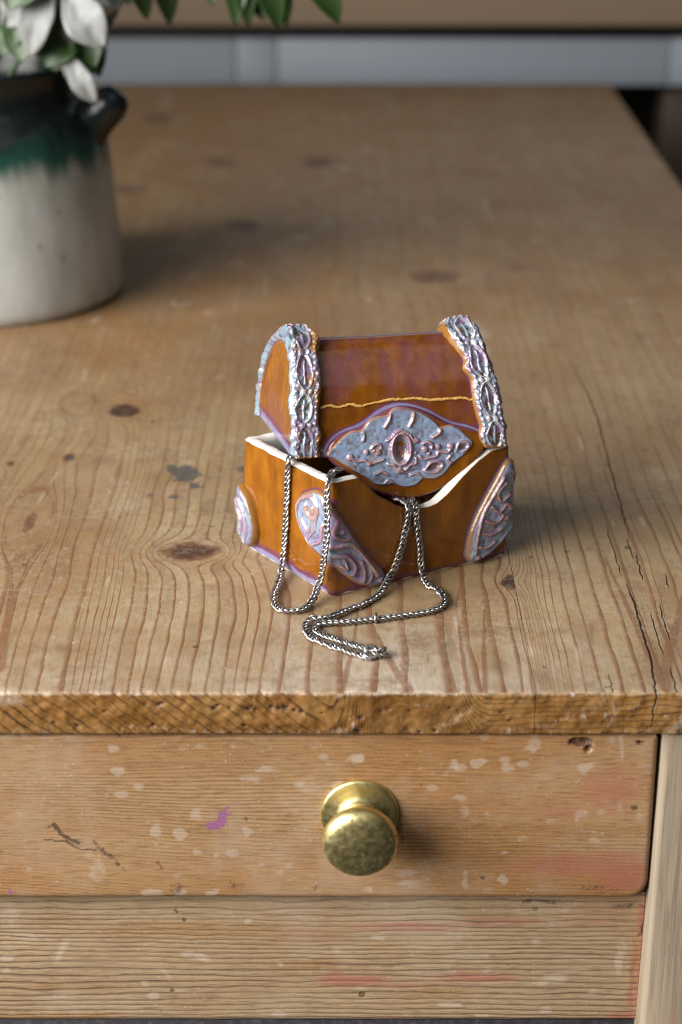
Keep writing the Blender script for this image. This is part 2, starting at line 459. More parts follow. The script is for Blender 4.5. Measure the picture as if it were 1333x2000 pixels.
def top_fields(Xc, Y, x):
    """Xc: column, Y: mm, x: m -> attributes of the table top"""
    Xe = Xc.copy()
    for px, py, a, sx, sy in BENDS:
        cx, cy = TT(px, py)
        Xe = Xe + a * np.exp(-((Xc - cx) / sx) ** 2 - ((Y - cy) / sy) ** 2)
    Xe = Xe + 9 * fbm(Xc / 160, Y / 70, 3, 2) + 2.2 * fbm(Xc / 40, Y / 22, 5, 2) + 14 * fbm(Xc / 300, Y / 240, 8, 2) * sstep(40, 200, Y)
    flame = np.zeros_like(Xc)
    for px, py, rx, ry, sk in KNOTS:
        if px in (57, 1000) or sk < 0.5: continue
        cx, cy = TT(px, py); ex = abs(TT(px + rx, py)[0] - cx) * 1.15; ey = abs(TT(px, py - ry)[1] - TT(px, py + ry)[1]) / 2 * 1.25
        r = np.hypot((Xc - cx) / ex, (Y - cy) / ey)
        w = 1 - np.exp(-np.clip(r * r - 0.8, 0, 50) * 0.55)
        blend = np.exp(-np.clip(r - 1, 0, 9) * 1.1)
        base = np.interp(cx, Xc[0], Xe[len(Xe) // 2]) if False else cx
        cxe = LX[np.searchsorted(LX, cx)] + 9
        Xe = np.where(r < 4.5, (cxe + (Xe - cx) * w) * blend + Xe * (1 - blend), Xe)
    for px, py, rx, ry in EYES:
        cx, cy = TT(px, py); ex = abs(TT(px + rx, py)[0] - cx); ey = abs(TT(px, py - ry)[1] - TT(px, py + ry)[1]) / 2
        dx = Xc - cx; dy = Y - cy
        tilt = 0.18 * ex / ey
        r = np.hypot((dx + tilt * dy) / ex, dy / ey)
        w = 1 - np.exp(-np.clip(r * r - 1, 0, 50) * 0.75)
        blend = np.exp(-np.clip(r - 1, 0, 9) * 0.9)
        cxe = LX[np.searchsorted(LX, cx)] + 11
        Xe = np.where(r < 4, (cxe + (Xe - cx) * w) * blend + Xe * (1 - blend), Xe)
        Xe = np.where(r < 1, cxe, Xe)
        ring = np.exp(-((r - 1) / (0.10 + 0.06 * vnoise(dx / 9, dy / 9, 4))) ** 2) * (0.55 + 0.45 * np.sign(vnoise(dx / 14, dy / 20, 9)) * 0.8)
        flame = np.maximum(flame, ring)
    ph = np.interp(Xe, LX, np.arange(len(LX)))
    for pts, w0, w1 in FLAMES:
        q = [TT(*p) for p in pts]
        q = [(a, b * 1.6) for a, b in q]
        d, t = seg_dist(Xc + 2 * fbm(Xc / 12, Y / 9, 31, 2), Y * 1.6, q)
        w = w0 + (w1 - w0) * t
        flame = np.maximum(flame, sstep(1.15, 0.6, d / w) * 0.8)
    knot = np.zeros_like(Xc)
    for px, py, rx, ry, s in [(a, b, c * (1.25 if b < 600 else 1), d * (1.1 if b < 600 else 1), e * (0.62 if b < 600 else 1)) for a, b, c, d, e in KNOTS]:
        cx, cy = TT(px, py); ex = abs(TT(px + rx, py)[0] - cx); ey = abs(TT(px, py - ry)[1] - TT(px, py + ry)[1]) / 2
        wob = 1 + 0.18 * vnoise(Xc / (ex * .5), Y / (ey * .5), int(px))
        r = np.hypot((Xc - cx) / ex, (Y - cy) / ey) * wob
        k = s * np.exp(-np.clip(r, 0, 5) ** 7 * 0.7) + 0.16 * s * np.exp(-(r / 1.9) ** 2)
        if px == 1000: k = k * (Xc < fx(0.0757))
        knot = np.maximum(knot, k)
    ink = np.zeros_like(Xc)
    for px, py, rx, ry, s in INKS:
        cx, cy = TT(px, py); ex = abs(TT(px + rx, py)[0] - cx); ey = abs(TT(px, py - ry)[1] - TT(px, py + ry)[1]) / 2
        ink = np.maximum(ink, s * np.exp(-(((Xc - cx) / ex) ** 2 + ((Y - cy) / ey) ** 2) * 0.8))
    crack = np.full_like(Xc, 0.05); crackw = np.zeros_like(Xc)
    for pts, w in CRACKS:
        q = np.array([on_z(*p)[:2] for p in pts])
        o = np.argsort(q[:, 1]); q = q[o]
        ym = Y / 1000
        inside = (ym > q[0, 1]) & (ym < q[-1, 1])
        xc = np.interp(ym, q[:, 1], q[:, 0]) + 0.0004 * vnoise(ym * 220, 0 * ym, 3) + 0.0002 * vnoise(ym * 700, 0 * ym, 6)
        tt = (ym - q[0, 1]) / (q[-1, 1] - q[0, 1])
        ww = np.where(inside, w * np.clip(np.minimum(tt * 6, np.where(q[0, 1] < 0.004, 9, (1 - tt) * 6) if False else np.minimum((1 - tt) * 6 , 1)), 0.05, 1), 0) / 1000
        if q[0, 1] < 0.004:
            ww = np.where(inside, w * np.clip((1 - tt) * 6, 0.05, 1), 0) / 1000
        d = x - xc
        m = inside & (np.abs(d) < np.abs(crack))
        crack = np.where(m, d, crack); crackw = np.where(m, ww, crackw)
    def spot(px, py, rx, ry):
        cx, cy = TT(px, py); ex = abs(TT(px + rx, py)[0] - cx); ey = abs(TT(px, py - ry)[1] - TT(px, py + ry)[1]) / 2
        return np.exp(-((Xc - cx) / ex) ** 2 - ((Y - cy) / ey) ** 2)
    amber = 0.75 * spot(200, 670, 120, 45) + 0.45 * spot(430, 590, 160, 90) + 0.5 * spot(330, 260, 200, 90) + 0.35 * spot(620, 250, 200, 60) + 0.35 * spot(240, 790, 60, 25) \
        + 0.25 * spot(60, 1170, 70, 90) + 0.3 * spot(120, 1050, 90, 60) + 0.35 * spot(430, 1100, 110, 20) + 0.4 * spot(900, 1130, 120, 40) + .3 * spot(700, 620, 150, 90)
    amber = amber + 0.62 * sstep(170, 520, Y)  # varnish kept toward the back, with the light's falloff painted in
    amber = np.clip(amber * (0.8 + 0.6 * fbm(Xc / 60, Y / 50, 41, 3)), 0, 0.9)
    wear_sheen = 0.75 * np.exp(-Y / 22) + 0.75 * spot(560, 1270, 560, 110) + 0.35 * spot(250, 1000, 300, 140) + .25 * spot(1150, 480, 120, 60) + .2 * spot(1090, 420, 150, 100)  # worn pale front, plus a greyish sheen painted at the back right
    wear_sheen = wear_sheen * (0.75 + 0.5 * fbm(Xc / 70, Y / 40, 43, 3)) - 0.1
    lineamp = 0.45 + 0.55 * sstep(330, 120, Y)
    return dict(lineamp=lineamp, ring=ph, figure=flame, knot=knot, ink=ink, crack=crack, crackw=crackw, amber=amber, wear_sheen=wear_sheen), Xe

PALE = [([(1125, 1400), (1150, 1392)], 12), ([(860, 1425), (920, 1388)], 8), ([(1060, 1425), (1110, 1400)], 8), ([(1095, 1378), (1112, 1394)], 6),
        ([(1190, 1376), (1195, 1420)], 20), ([(1218, 1410), (1250, 1372)], 4), ([(640, 1360), (690, 1356)], 5), ([(780, 1375), (840, 1378)], 4),
        ([(0, 1354), (80, 1356)], 5), ([(130, 1353), (330, 1354)], 3), ([(360, 1410), (370, 1425)], 4), ([(640, 1425), (700, 1432)], 9), ([(680, 1400), (700, 1432)], 6),
        ([(440, 1432), (700, 1434)], 5), ([(960, 1430), (1060, 1420)], 7), ([(1240, 1425), (1330, 1432)], 8), ([(1300, 1400), (1333, 1410)], 6), ([(250, 1420), (420, 1432)], 5)]
PORES = [(150, 1418, 6), (205, 1390, 4), (310, 1377, 7), (318, 1375, 4), (418, 1384, 7), (425, 1378, 4), (484, 1385, 8), (492, 1381, 4), (500, 1387, 4), (530, 1381, 7), (545, 1384, 7),
         (556, 1382, 10), (575, 1388, 5), (590, 1390, 6), (450, 1383, 3), (285, 1376, 3), (300, 1418, 5), (292, 1422, 4), (450, 1434, 5), (478, 1417, 5), (516, 1424, 3), (630, 1393, 3),
         (760, 1386, 4), (800, 1390, 4), (745, 1390, 4), (880, 1384, 4), (895, 1388, 3), (980, 1392, 4), (705, 1402, 8), (700, 1430, 8), (820, 1430, 4), (850, 1428, 5), (105, 1412, 5)]

def make_plank(name, x0, x1, mat, seed):
    fine = 0.0006
    a, b = max(x0, -0.155), min(x1, 0.155)
    xs = np.arange(a, b, fine)
    if x0 < a: xs = np.concatenate([np.linspace(x0, a, 50)[:-1], xs])
    if x1 > b: xs = np.concatenate([xs, np.linspace(b, x1, 40)])
    else: xs = np.append(xs, x1)
    # profile from the underside at the front, up over the worn arris, to the back
    ys = [0.0006]
    step = 0.0008
    while ys[-1] < DEPTH:
        ys.append(ys[-1] + step); step *= 1.0042
    ys[-1] = DEPTH
    r = 0.0016
    prof = [(0.030, -TH), (0.0012, -TH)] + [(0.0, z) for z in np.linspace(-TH + 0.0012, -r, 36)]
    prof += [(r - r * math.cos(t), -r + r * math.sin(t)) for t in np.linspace(0.25, math.pi / 2 - 0.1, 5)]
    prof += [(y + r, 0.0) for y in ys if y + r < DEPTH] + [(DEPTH, -0.002), (DEPTH, -TH)]
    P = np.array(prof)
    n, k = len(P), len(xs)
    Xg = np.broadcast_to(xs, (n, k)).copy(); Yg = np.broadcast_to(P[:, :1], (n, k)).copy(); Zg = np.broadcast_to(P[:, 1:], (n, k)).copy()
    depth = np.clip(-Zg, 0, TH)                      # m below the top on the front face
    front = (Zg < -r * 0.45) & (Yg < 0.02)
    Xc = fx(Xg)
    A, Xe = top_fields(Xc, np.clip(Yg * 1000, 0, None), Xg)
    dpx = depth * 1000 * 4.4
    # rings run obliquely down the board end, nearly level towards the right
    Xf = Xe - 1.35 * dpx - 5 * fbm(Xc / 45, dpx / 30, 51, 3)
    ph1 = np.interp(Xf, LX, np.arange(len(LX)))
    ph2 = 20 + (dpx / 11) + 0.0045 * (Xc - 800) + 0.9 * fbm(Xc / 130, dpx / 50, 53, 3)
    t = sstep(640, 960, Xc)
    A['ring'] = np.where(front, ph1 * 1.0 * (1 - t) + ph2 * t, A['ring'])
    A['edge'] = sstep(0.0003, 0.0016, depth) * (Yg < 0.02)
    A['edge'] = np.clip(A['edge'] + 0.5 * (vnoise(Xc / 6, dpx / 6, 77)) * ((depth > 0) & (depth < 0.002)), 0, 1)
    pale = np.zeros_like(Xg); hole = np.zeros_like(Xg)
    fy = np.zeros_like(Xg)
    for pts, w in PALE:
        q = [(fx(on_y(*p, 0.0)[0]), -on_y(*p, 0.0)[2] * 4400) for p in pts]
        d, _ = seg_dist(Xc, dpx, q)
        pale = np.maximum(pale, np.exp(-(d / (w * 1.5)) ** 2) * 0.55)
    pale = np.maximum(pale, 0.50 * sstep(42, 84, dpx))
    pale = np.maximum(pale, 0.25 * np.exp(-(dpx / 6) ** 2))
    for px, py, s in PORES:
        q = on_y(px, py, 0.0)
        wob = 1 + 0.4 * vnoise(Xc / 2.2, dpx / 2.2, int(px))
        d = np.hypot((Xc - fx(q[0])) / 1.3, dpx + q[2] * 4400) * wob
        hole = np.maximum(hole, np.exp(-(d / (s * 0.62)) ** 2))
    A['knot'] = np.where(front, hole * 1.3, A['knot'])
    A['ink'] = np.where(front, 0, A['ink']); A['figure'] = np.where(front, 0, A['figure'])
    A['lineamp'] = np.where(front, 1, A['lineamp'])
    A['pale'] = np.where(front, pale, 0)
    # the crack runs on down the board end
    xc = on_z(1284, 1356)[0]
    cd = Xg - xc - 0.0005 * vnoise(dpx / 12, 0 * dpx, 5) + depth * 0.06
    A['crack'] = np.where(front, cd, A['crack']); A['crackw'] = np.where(front, 0.00045 * sstep(80, 30, dpx), A['crackw'])
    # worn geometry: wavy arris, dents, pores pushed in
    arris = np.exp(-(depth / 0.0025)) * (Yg < 0.004)
    dent = np.clip(fbm(Xc / 34, 0 * Xc, 61 + seed, 4), 0, 1) ** 1.6
    Yg += arris * (0.0024 * dent + 0.00035 * fbm(Xc / 11, 0 * Xc, 63, 3))
    Zg -= np.exp(-Yg / 0.0022) * (depth < 0.002) * (0.0011 * dent)
    Yg += front * (0.0009 * hole + 0.0008 * fbm(Xc / 25, dpx / 20, 65, 4) + 0.0006 * sstep(55, 88, dpx) + 0.00025 * pale * fbm(Xc / 4, dpx / 4, 67, 2))
    Zg -= (~front) * (0.00022 * (fbm(Xc / 60, Yg * 1000 / 35, 69, 3) + 0.5))
    V = np.stack([Xg, Yg, Zg], -1)
    Fm = grid_faces(n, k, flip=True)
    V = V.reshape(-1, 3)
    attrs = {q: v.ravel() for q, v in A.items()}
    # close the two long sides with strips down to the underside
    o = mesh_obj(name, V, Fm, mat, table, attrs)
    return o

TOPMAT = make_top_wood()
SEAM = 0.0757
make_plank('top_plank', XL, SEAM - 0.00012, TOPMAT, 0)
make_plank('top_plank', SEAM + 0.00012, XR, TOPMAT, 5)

# underside core so the top is a closed board
DARKPINE = make_leg_wood()
bevel_box('top_core', XL + 0.0005, XR - 0.0005, 0.028, DEPTH - 0.0005, -TH, -0.0012, DARKPINE, table, 0.0002, 1)

# ---- drawer front
YD = 0.004
def front_grid(x0, x1, z0, z1, dx, dz):
    xs = np.linspace(x0, x1, int((x1 - x0) / dx)); zs = np.linspace(z0, z1, int((z1 - z0) / dz))
    return np.meshgrid(xs, zs, indexing='ij')

def blobs(Xg, Zg, y, items, warp=0.0006, seed=1, sharp=1.0):
    """items: photo px, py, rx, ry, amount [, tilt] on the plane y"""
    s = np.zeros_like(Xg)
    wx = Xg + warp * fbm(Xg * 300, Zg * 300, seed, 3); wz = Zg + warp * fbm(Xg * 300, Zg * 300, seed + 5, 3)
    for it in items:
        px, py, rx, ry, a = it[:5]; tilt = it[5] if len(it) > 5 else 0
        c = on_y(px, py, y); ex = abs(on_y(px + rx, py, y)[0] - c[0]); ez = abs(on_y(px, py + ry, y)[2] - c[2])
        dx = wx - c[0]; dz = wz - c[2]
        ca, sa = math.cos(tilt), math.sin(tilt)
        r = np.hypot((dx * ca + dz * sa) / ex, (-dx * sa + dz * ca) / ez)
        s = np.maximum(s, a * np.exp(-np.clip(r, 0, 5) ** 3 * 0.75))
    return s

def strokes(Xg, Zg, y, items, warp=0.0012, seed=2):
    s = np.zeros_like(Xg)
    wx = Xg + warp * fbm(Xg * 400, Zg * 400, seed, 3); wz = Zg + warp * fbm(Xg * 400, Zg * 400, seed + 5, 3)
    for pts, w, a in items:
        q = [on_y(*p, y)[[0, 2]] for p in pts]
        d, t = seg_dist(wx, wz, q)
        s = np.maximum(s, a * np.exp(-(d / (w * 0.000205)) ** 2))
    return s

def skirt(Xg, Yg, Zg, A, back):
    """run the borders of a front panel back into the table"""
    def pad(a): return np.pad(a, 1, mode='edge')
    Xg, Yg, Zg = pad(Xg), pad(Yg), pad(Zg)
    Yg[0, :] = Yg[-1, :] = back; Yg[:, 0] = Yg[:, -1] = back
    return Xg, Yg, Zg, {k: pad(v) for k, v in A.items()}

def make_drawer():
    x0, x1, z0, z1 = -0.24, 0.1256, -0.0976, -0.0212
    Xg, Zg = front_grid(x0, x1, z0, z1, 0.0006, 0.00055)
    # rounded lower right corner, softened top right corner
    for rc, zc, sg in ((0.0085, z0 + 0.0085, -1), (0.003, z1 - 0.003, 1)):
        cx = x1 - rc
        m = (Xg > cx) & ((Zg - zc) * sg > 0)
        d = np.hypot(Xg - cx, Zg - zc)
        k = np.where(m & (d > rc), rc / np.maximum(d, 1e-9), 1)
        Xg = np.where(m, cx + (Xg - cx) * k, Xg); Zg = np.where(m, zc + (Zg - zc) * k, Zg)
    dist = np.minimum(np.minimum(x1 - Xg, Zg - z0), z1 - Zg)
    rc = 0.0085; cx, zc = x1 - rc, z0 + rc
    m = (Xg > cx) & (Zg < zc)
    dist = np.where(m, np.minimum(dist, rc - np.hypot(Xg - cx, Zg - zc)), dist)
    R = 0.0026
    t = np.clip(1 - dist / R, 0, 1)
    Yg = YD + R * (1 - np.sqrt(np.clip(1 - t * t, 0, 1))) * 0.75
    X1 = fx(Xg)
    A = {}
    A['ring'] = (Zg * 1000) / 1.75 + 1.4 * np.exp(-((X1 + 60) / 330) ** 2) * (Zg * 1000 + 40) / 14 + 1.3 * fbm(Xg * 9, Zg * 30, 71, 3) + 0.35 * fbm(Xg * 40, Zg * 200, 72, 2) + Xg * 6
    W = [(697, 1482, 20, 11, 1.0), (932, 1490, 17, 10, 1.0), (1143, 1499, 20, 10, 1.0), (888, 1494, 9, 15, .75), (990, 1498, 15, 13, .75), (1040, 1460, 16, 9, .8), (223, 1465, 13, 9, .8), (231, 1507, 17, 10, 1.0),
         (130, 1497, 12, 10, .5), (392, 1458, 14, 8, .5), (455, 1458, 10, 6, .6), (395, 1478, 12, 6, .5), (520, 1503, 22, 7, .8), (490, 1522, 24, 8, .75), (600, 1535, 30, 20, .6), (560, 1560, 20, 22, .5), (385, 1590, 13, 13, .75),
         (305, 1622, 14, 16, .85), (353, 1630, 14, 14, .9, .5), (482, 1625, 12, 11, .95), (385, 1666, 9, 6, .9), (424, 1674, 7, 5, .9), (190, 1700, 20, 32, .6), (900, 1557, 17, 8, .85), (908, 1583, 14, 14, .65),
         (980, 1717, 9, 9, 1.0), (910, 1705, 7, 10, .7), (910, 1725, 8, 14, .75), (800, 1725, 28, 9, .8), (985, 1665, 8, 6, .7), (295, 1743, 22, 10, .9), (412, 1746, 16, 8, .9), (1130, 1600, 6, 14, .6),
         (1130, 1525, 9, 7, .6), (990, 1535, 8, 6, .5), (1210, 1577, 9, 14, .6), (1250, 1600, 12, 12, .6), (1160, 1625, 50, 4, .5), (950, 1590, 6, 6, .5), (40, 1585, 12, 18, .5), (85, 1570, 5, 30, .5), (870, 1510, 10, 8, .5), (845, 1510, 8, 6, .5),
         (1250, 1500, 18, 60, .42), (720, 1738, 14, 9, .7), (555, 1590, 9, 14, .55), (1090, 1655, 40, 3, .5), (640, 1492, 9, 4, .55), (610, 1712, 12, 6, .5), (520, 1655, 9, 6, .5), (60, 1700, 8, 5, .6)]
    A['white'] = blobs(Xg, Zg, YD, W, 0.0016, 11)
    A['pink'] = blobs(Xg, Zg, YD, [(1190, 1545, 70, 50, .62), (1210, 1700, 70, 40, .75), (1140, 1690, 170, 28, .66), (1060, 1670, 60, 12, .4), (570, 1590, 30, 9, .5), (320, 1597, 16, 3, .6), (880, 1600, 90, 60, .28), (1100, 1580, 80, 30, .42)], .001, 13)
    A['purple'] = np.maximum(blobs(Xg, Zg, YD, [(421, 1611, 21, 9, .9, .30), (431, 1599, 9, 20, .85, -.42), (20, 1743, 6, 6, .9)], .0011, 15), strokes(Xg, Zg, YD, [([(428, 1592), (440, 1578), (458, 1568)], 4, .62), ([(440, 1596), (470, 1576)], 4, .55), ([(425, 1622), (440, 1628)], 4, .55)]))
    A['dirt'] = np.maximum(strokes(Xg, Zg, YD, [([(107, 1610), (122, 1630), (140, 1640), (155, 1646)], 6, .8), ([(88, 1641), (130, 1644), (160, 1661), (190, 1660)], 2.5, .9), ([(185, 1645), (205, 1665), (225, 1680), (245, 1700)], 7, .62), ([(0, 1665), (30, 1670)], 4, .5),
                                                ([(310, 1685), (315, 1695)], 6, .55), ([(1270, 1740), (1285, 1600), (1290, 1450)], 4, .5), ([(275, 1755), (340, 1752)], 5, .6), ([(400, 1755), (470, 1753)], 4, .6), ([(780, 1590), (790, 1650), (770, 1690)], 9, .36)], .0006),
                           blobs(Xg, Zg, YD, [(1135, 1450, 26, 9, .95), (1150, 1460, 9, 9, .8), (1255, 1452, 12, 5, .7), (620, 1735, 18, 8, .42), (345, 1735, 20, 14, .5), (1170, 1735, 60, 14, .42), (945, 1715, 6, 5, .8), (460, 1730, 22, 8, .45)], .0009, 19))
    A['dirt'] = np.maximum(A['dirt'], 0.42 * np.exp(-(dist / 0.0012)))
    A['amber'] = np.clip(blobs(Xg, Zg, YD, [(1000, 1622, 250, 14, .7), (400, 1625, 300, 10, .45), (720, 1522, 60, 10, .75), (820, 1480, 300, 10, .3), (850, 1660, 170, 35, .5), (960, 1545, 12, 16, .6), (905, 1625, 170, 15, .6), (520, 1480, 200, 20, .35)], .002, 23), 0, 1) * (0.75 + 0.5 * fbm(Xg * 30, Zg * 300, 25, 2))
    chip = blobs(Xg, Zg, YD, [(1135, 1449, 24, 9, 1.0), (1150, 1462, 8, 8, .9), (1255, 1451, 10, 4, .7), (135, 1636, 16, 7, .35, -.5)], .001, 19)
    Yg = Yg + 0.0016 * sstep(.3, .8, chip) * (1 + .5 * fbm(Xg * 900, Zg * 900, 3, 2)) + 0.00008 * np.sin(A['ring'] * 2 * math.pi) + 0.0003 * fbm(Xg * 25, Zg * 40, 27, 2)
    Xg, Yg, Zg, A = skirt(Xg, Yg, Zg, A, YD + 0.02)
    n, k = Xg.shape
    mat = make_front_wood('pine_drawer_front', (0.440, 0.275, 0.140), (0.360, 0.172, 0.058), (0.300, 0.160, 0.070), (0.120, 0.052, 0.018), 0.66)
    return mesh_obj('drawer_front', np.stack([Xg, Yg, Zg], -1), grid_faces(n, k), mat, table, {q: v.ravel() for q, v in A.items()})
drawer = make_drawer()

# ---- rail below the drawer: deep weathered grain
YR = 0.010
def make_rail():
    x0, x1, z0, z1 = -0.24, 0.1262, -0.1632, -0.0987
    Xg, Zg = front_grid(x0, x1, z0, z1, 0.0009, 0.0004)
    A = {}
    zz = Zg * 1000
    sp = 2.7 + 0.9 * np.sin(zz / 7.0)
    A['ring'] = zz / 2.7 + 0.55 * np.sin(zz / 6.5) + 0.8 * fbm(Xg * 8, Zg * 60, 81, 3) + 0.3 * fbm(Xg * 50, Zg * 250, 83, 2) + Xg * 1.5
    A['white'] = blobs(Xg, Zg, YR, [(20, 1790, 40, 30, .6), (60, 1830, 60, 10, .5), (485, 1800, 10, 6, .9), (300, 1945, 14, 10, .8), (285, 1920, 9, 10, .7), (350, 1935, 16, 6, .6), (395, 1870, 22, 10, .75, -.5), (740, 1830, 22, 9, .7), (910, 1820, 90, 30, .45), (935, 1865, 60, 8, .5),
                                      (1085, 1910, 30, 12, .75), (1060, 1920, 20, 8, .7), (880, 1963, 25, 6, .9), (1210, 1880, 10, 30, .7), (1215, 1850, 14, 30, .5), (545, 1980, 20, 8, .8), (220, 1780, 200, 10, .4), (1040, 1780, 160, 14, .42), (100, 1950, 60, 8, .5), (940, 1985, 14, 5, .9), (240, 1990, 80, 5, .5), (700, 1890, 300, 12, .38)], .001, 31)
    A['pink'] = np.maximum(blobs(Xg, Zg, YR, [(790, 1810, 120, 10, .6), (980, 1800, 110, 12, .55), (690, 1915, 70, 12, .75), (930, 1910, 90, 11, .75), (820, 1925, 200, 7, .4), (600, 1830, 100, 20, .35), (1240, 1985, 60, 9, .95), (1150, 1790, 90, 30, .4), (760, 1990, 60, 5, .5), (655, 1905, 20, 12, .6)], .001, 33),
                           strokes(Xg, Zg, YR, [([(1256, 1770), (1254, 1850), (1246, 1990)], 13, .85), ([(1235, 1860), (1230, 1980)], 9, .55)], .0008))
    A['purple'] = np.zeros_like(Xg)
    A['dirt'] = np.maximum(blobs(Xg, Zg, YR, [(345, 1780, 6, 5, .8), (360, 1797, 5, 5, .8), (1060, 1762, 60, 5, .6), (1230, 1770, 40, 6, .55), (1045, 1775, 12, 7, .5), (1255, 1810, 5, 10, .6)], .0009, 37), 0.4 * np.exp(-((Zg - z0) / 0.001)) + 0.45 * np.exp(-((z1 - Zg) / 0.0013)))
    A['amber'] = np.clip(blobs(Xg, Zg, YR, [(600, 1885, 60, 12, .8), (100, 1985, 150, 10, .7), (350, 1815, 200, 14, .5), (80, 1800, 120, 7, .4), (130, 1930, 100, 8, .5), (860, 1940, 60, 10, .4), (1236, 1900, 5, 70, .9)], .002, 39), 0, 1)
    f = A['ring'] - np.floor(A['ring'])
    groove = sstep(0.45, 0.9, f) * sstep(1.0, 0.95, f)
    Yg = YR + 0.00030 * groove * (0.7 + 0.6 * fbm(Xg * 30, Zg * 100, 41, 2)) + 0.0012 * np.exp(-((Zg - z0) / 0.0008)) + 0.0002 * fbm(Xg * 40, Zg * 90, 43, 2)
    Yg = Yg + 0.0007 * sstep(.4, .8, strokes(Xg, Zg, YR, [([(1250, 1830), (1262, 1800)], 4, 1.0)]))
    Xg, Yg, Zg, A = skirt(Xg, Yg, Zg, A, YR + 0.02)
    n, k = Xg.shape
    mat = make_front_wood('pine_rail', (0.420, 0.310, 0.195), (0.360, 0.235, 0.125), (0.290, 0.175, 0.090), (0.110, 0.058, 0.027), 0.72, 0.0004)
    return mesh_obj('rail', np.stack([Xg, Yg, Zg], -1), grid_faces(n, k), mat, table, {q: v.ravel() for q, v in A.items()})
make_rail()

# ---- the board under the rail, and the legs
def lower_mat():
    m = M('slate_grey_paint')
    n = m.noise(300, 4, 0.7)
    col = m.mix(m.step(0.45, 0.7, n), (0.035, 0.032, 0.040), (0.090, 0.080, 0.090))
    return m.done(col, 0.7, normal=m.bump(n, 0.4, 0.0004))
bevel_box('lower_board', -0.24, 0.1262, 0.0125, 0.034, -0.24, -0.1648, lower_mat(), table, 0.001, 2)
bevel_box('drawer_runner', -0.24, 0.1262, 0.032, 0.05, -0.24, -TH - 0.0005, DARKPINE, table, 0.001, 1)

def make_leg(x0, x1, y0, y1, ztop, zbot, lean=0.0):
    """square leg with a worn chamfer on its front edges"""
    c = 0.0026
    ring = [(x0 + c, y0), (x1 - c, y0), (x1, y0 + c), (x1, y1), (x0, y1), (x0, y0 + c)]
    pts = []
    sub = [2, 60, 2, 8, 8, 14]
    for i, (p, k) in enumerate(zip(ring, sub)):
        q = ring[(i + 1) % 6]
        for t in np.linspace(0, 1, k, endpoint=False): pts.append((p[0] + (q[0] - p[0]) * t, p[1] + (q[1] - p[1]) * t))
    pts = np.array(pts)
    zs = np.concatenate([np.linspace(ztop, -0.30, 200), np.linspace(-0.31, zbot, 24)])
    n, k = len(zs), len(pts)
    Zg = np.broadcast_to(zs[:, None], (n, k)).copy()
    Xg = np.broadcast_to(pts[:, 0], (n, k)).copy(); Yg = np.broadcast_to(pts[:, 1], (n, k)).copy()
    left = np.exp(-((Xg - x0) / 0.004) ** 2) * (x0 > 0)
    Xg = Xg + lean * (ztop - np.maximum(Zg, -0.30)) * left
    Yg = Yg + 0.0005 * fbm(Xg * 260, Zg * 12, 91, 3) * (Yg < y0 + 0.002)
    c0 = on_y(1335, 1905, y0)
    kn = 1.6 * np.exp(-np.hypot((Xg - c0[0]) / 0.0032, (Zg - c0[2]) / 0.0048) ** 2)
    A = dict(amber=np.clip(np.exp(-((Xg - x0) / 0.0022) ** 2), 0, 1) * 0.8, knot=kn)
    V = np.stack([Xg, Yg, Zg], -1)
    Fm = [tuple(f) for f in grid_faces(n, k, wrap_v=True)]
    Fm.append(tuple(range((n - 1) * k, n * k))); Fm.append(tuple(range(k))[::-1])
    return mesh_obj('leg', V, Fm, DARKPINE, table, {q: v.ravel() for q, v in A.items()})
LX0 = 0.1272
make_leg(LX0, LX0 + 0.075, 0.0022, 0.077, -TH - 0.0002, -0.75, -0.012)
make_leg(-0.24 - 0.03, -0.2402, 0.0022, 0.077, -TH - 0.0002, -0.75)
make_leg(LX0, LX0 + 0.075, 1.19, 1.265, -TH - 0.0002, -0.75)
make_leg(-0.24 - 0.03, -0.2402, 1.19, 1.265, -TH - 0.0002, -0.75)
bevel_box('side_rail', LX0 + 0.02, LX0 + 0.045, 0.0775, 1.1895, -0.14, -TH - 0.0005, DARKPINE, table, 0.001, 1)

# ---- brass knob
def brass_mat():
    m = M('aged_brass')
    n1 = m.noise(120, 4, 0.6); n2 = m.noise(420, 4, 0.65)
    col = m.mix(m.step(0.35, 0.65, n1), (0.620, 0.510, 0.215), (0.730, 0.630, 0.310))
    spots = m.step(0.20, 0.33, m.voro(330), 1.0, 0.0) * m.step(0.47, 0.56, m.noise(110, 2))
    patina = m.step(0.60, 0.72, m.noise(150, 5, 0.7))
    col = m.mix(patina * 0.4, col, (0.300, 0.250, 0.090))
    col = m.mix(spots * 0.85, col, (0.085, 0.065, 0.025))
    rough = m.step(0.3, 0.7, n2, 0.34, 0.48)
    return m.done(col, rough.max(spots * 0.6), metallic=m.step(0, 1, spots, 1.0, 0.45), normal=m.bump(n2 * 0.5 + n1 * 0.5 - spots * 0.8, 0.12, 0.0003))
BRASS = brass_mat()
kc = on_y(703, 1588, YD)
def lathe_front(name, prof, parent):
    P = smooth_line(np.array(prof), 60)
    V, Fm = lathe(P, 72)
    V = V * 0.001
    W = np.stack([kc[0] + V[..., 0], YD - V[..., 2], kc[2] + V[..., 1]], -1)
    return mesh_obj(name, W, Fm, BRASS, parent)
lathe_front('knob_backplate', [(0.2, 5.8), (6.3, 5.8), (7.6, 5.5), (8.0, 4.6), (9.2, 3.4), (11.8, 2.6), (14.6, 2.1), (15.5, 1.5), (15.75, 0.8), (15.7, -0.4)][::-1], drawer)
lathe_front('knob', [(5.6, 4.5), (5.5, 8.0), (5.9, 11.0), (7.4, 13.2), (10.4, 14.8), (13.2, 16.8), (14.7, 19.3), (15.0, 21.3), (14.4, 23.5), (12.5, 25.2), (9.0, 26.3), (4.7, 27.0), (0.02, 27.2)], drawer)

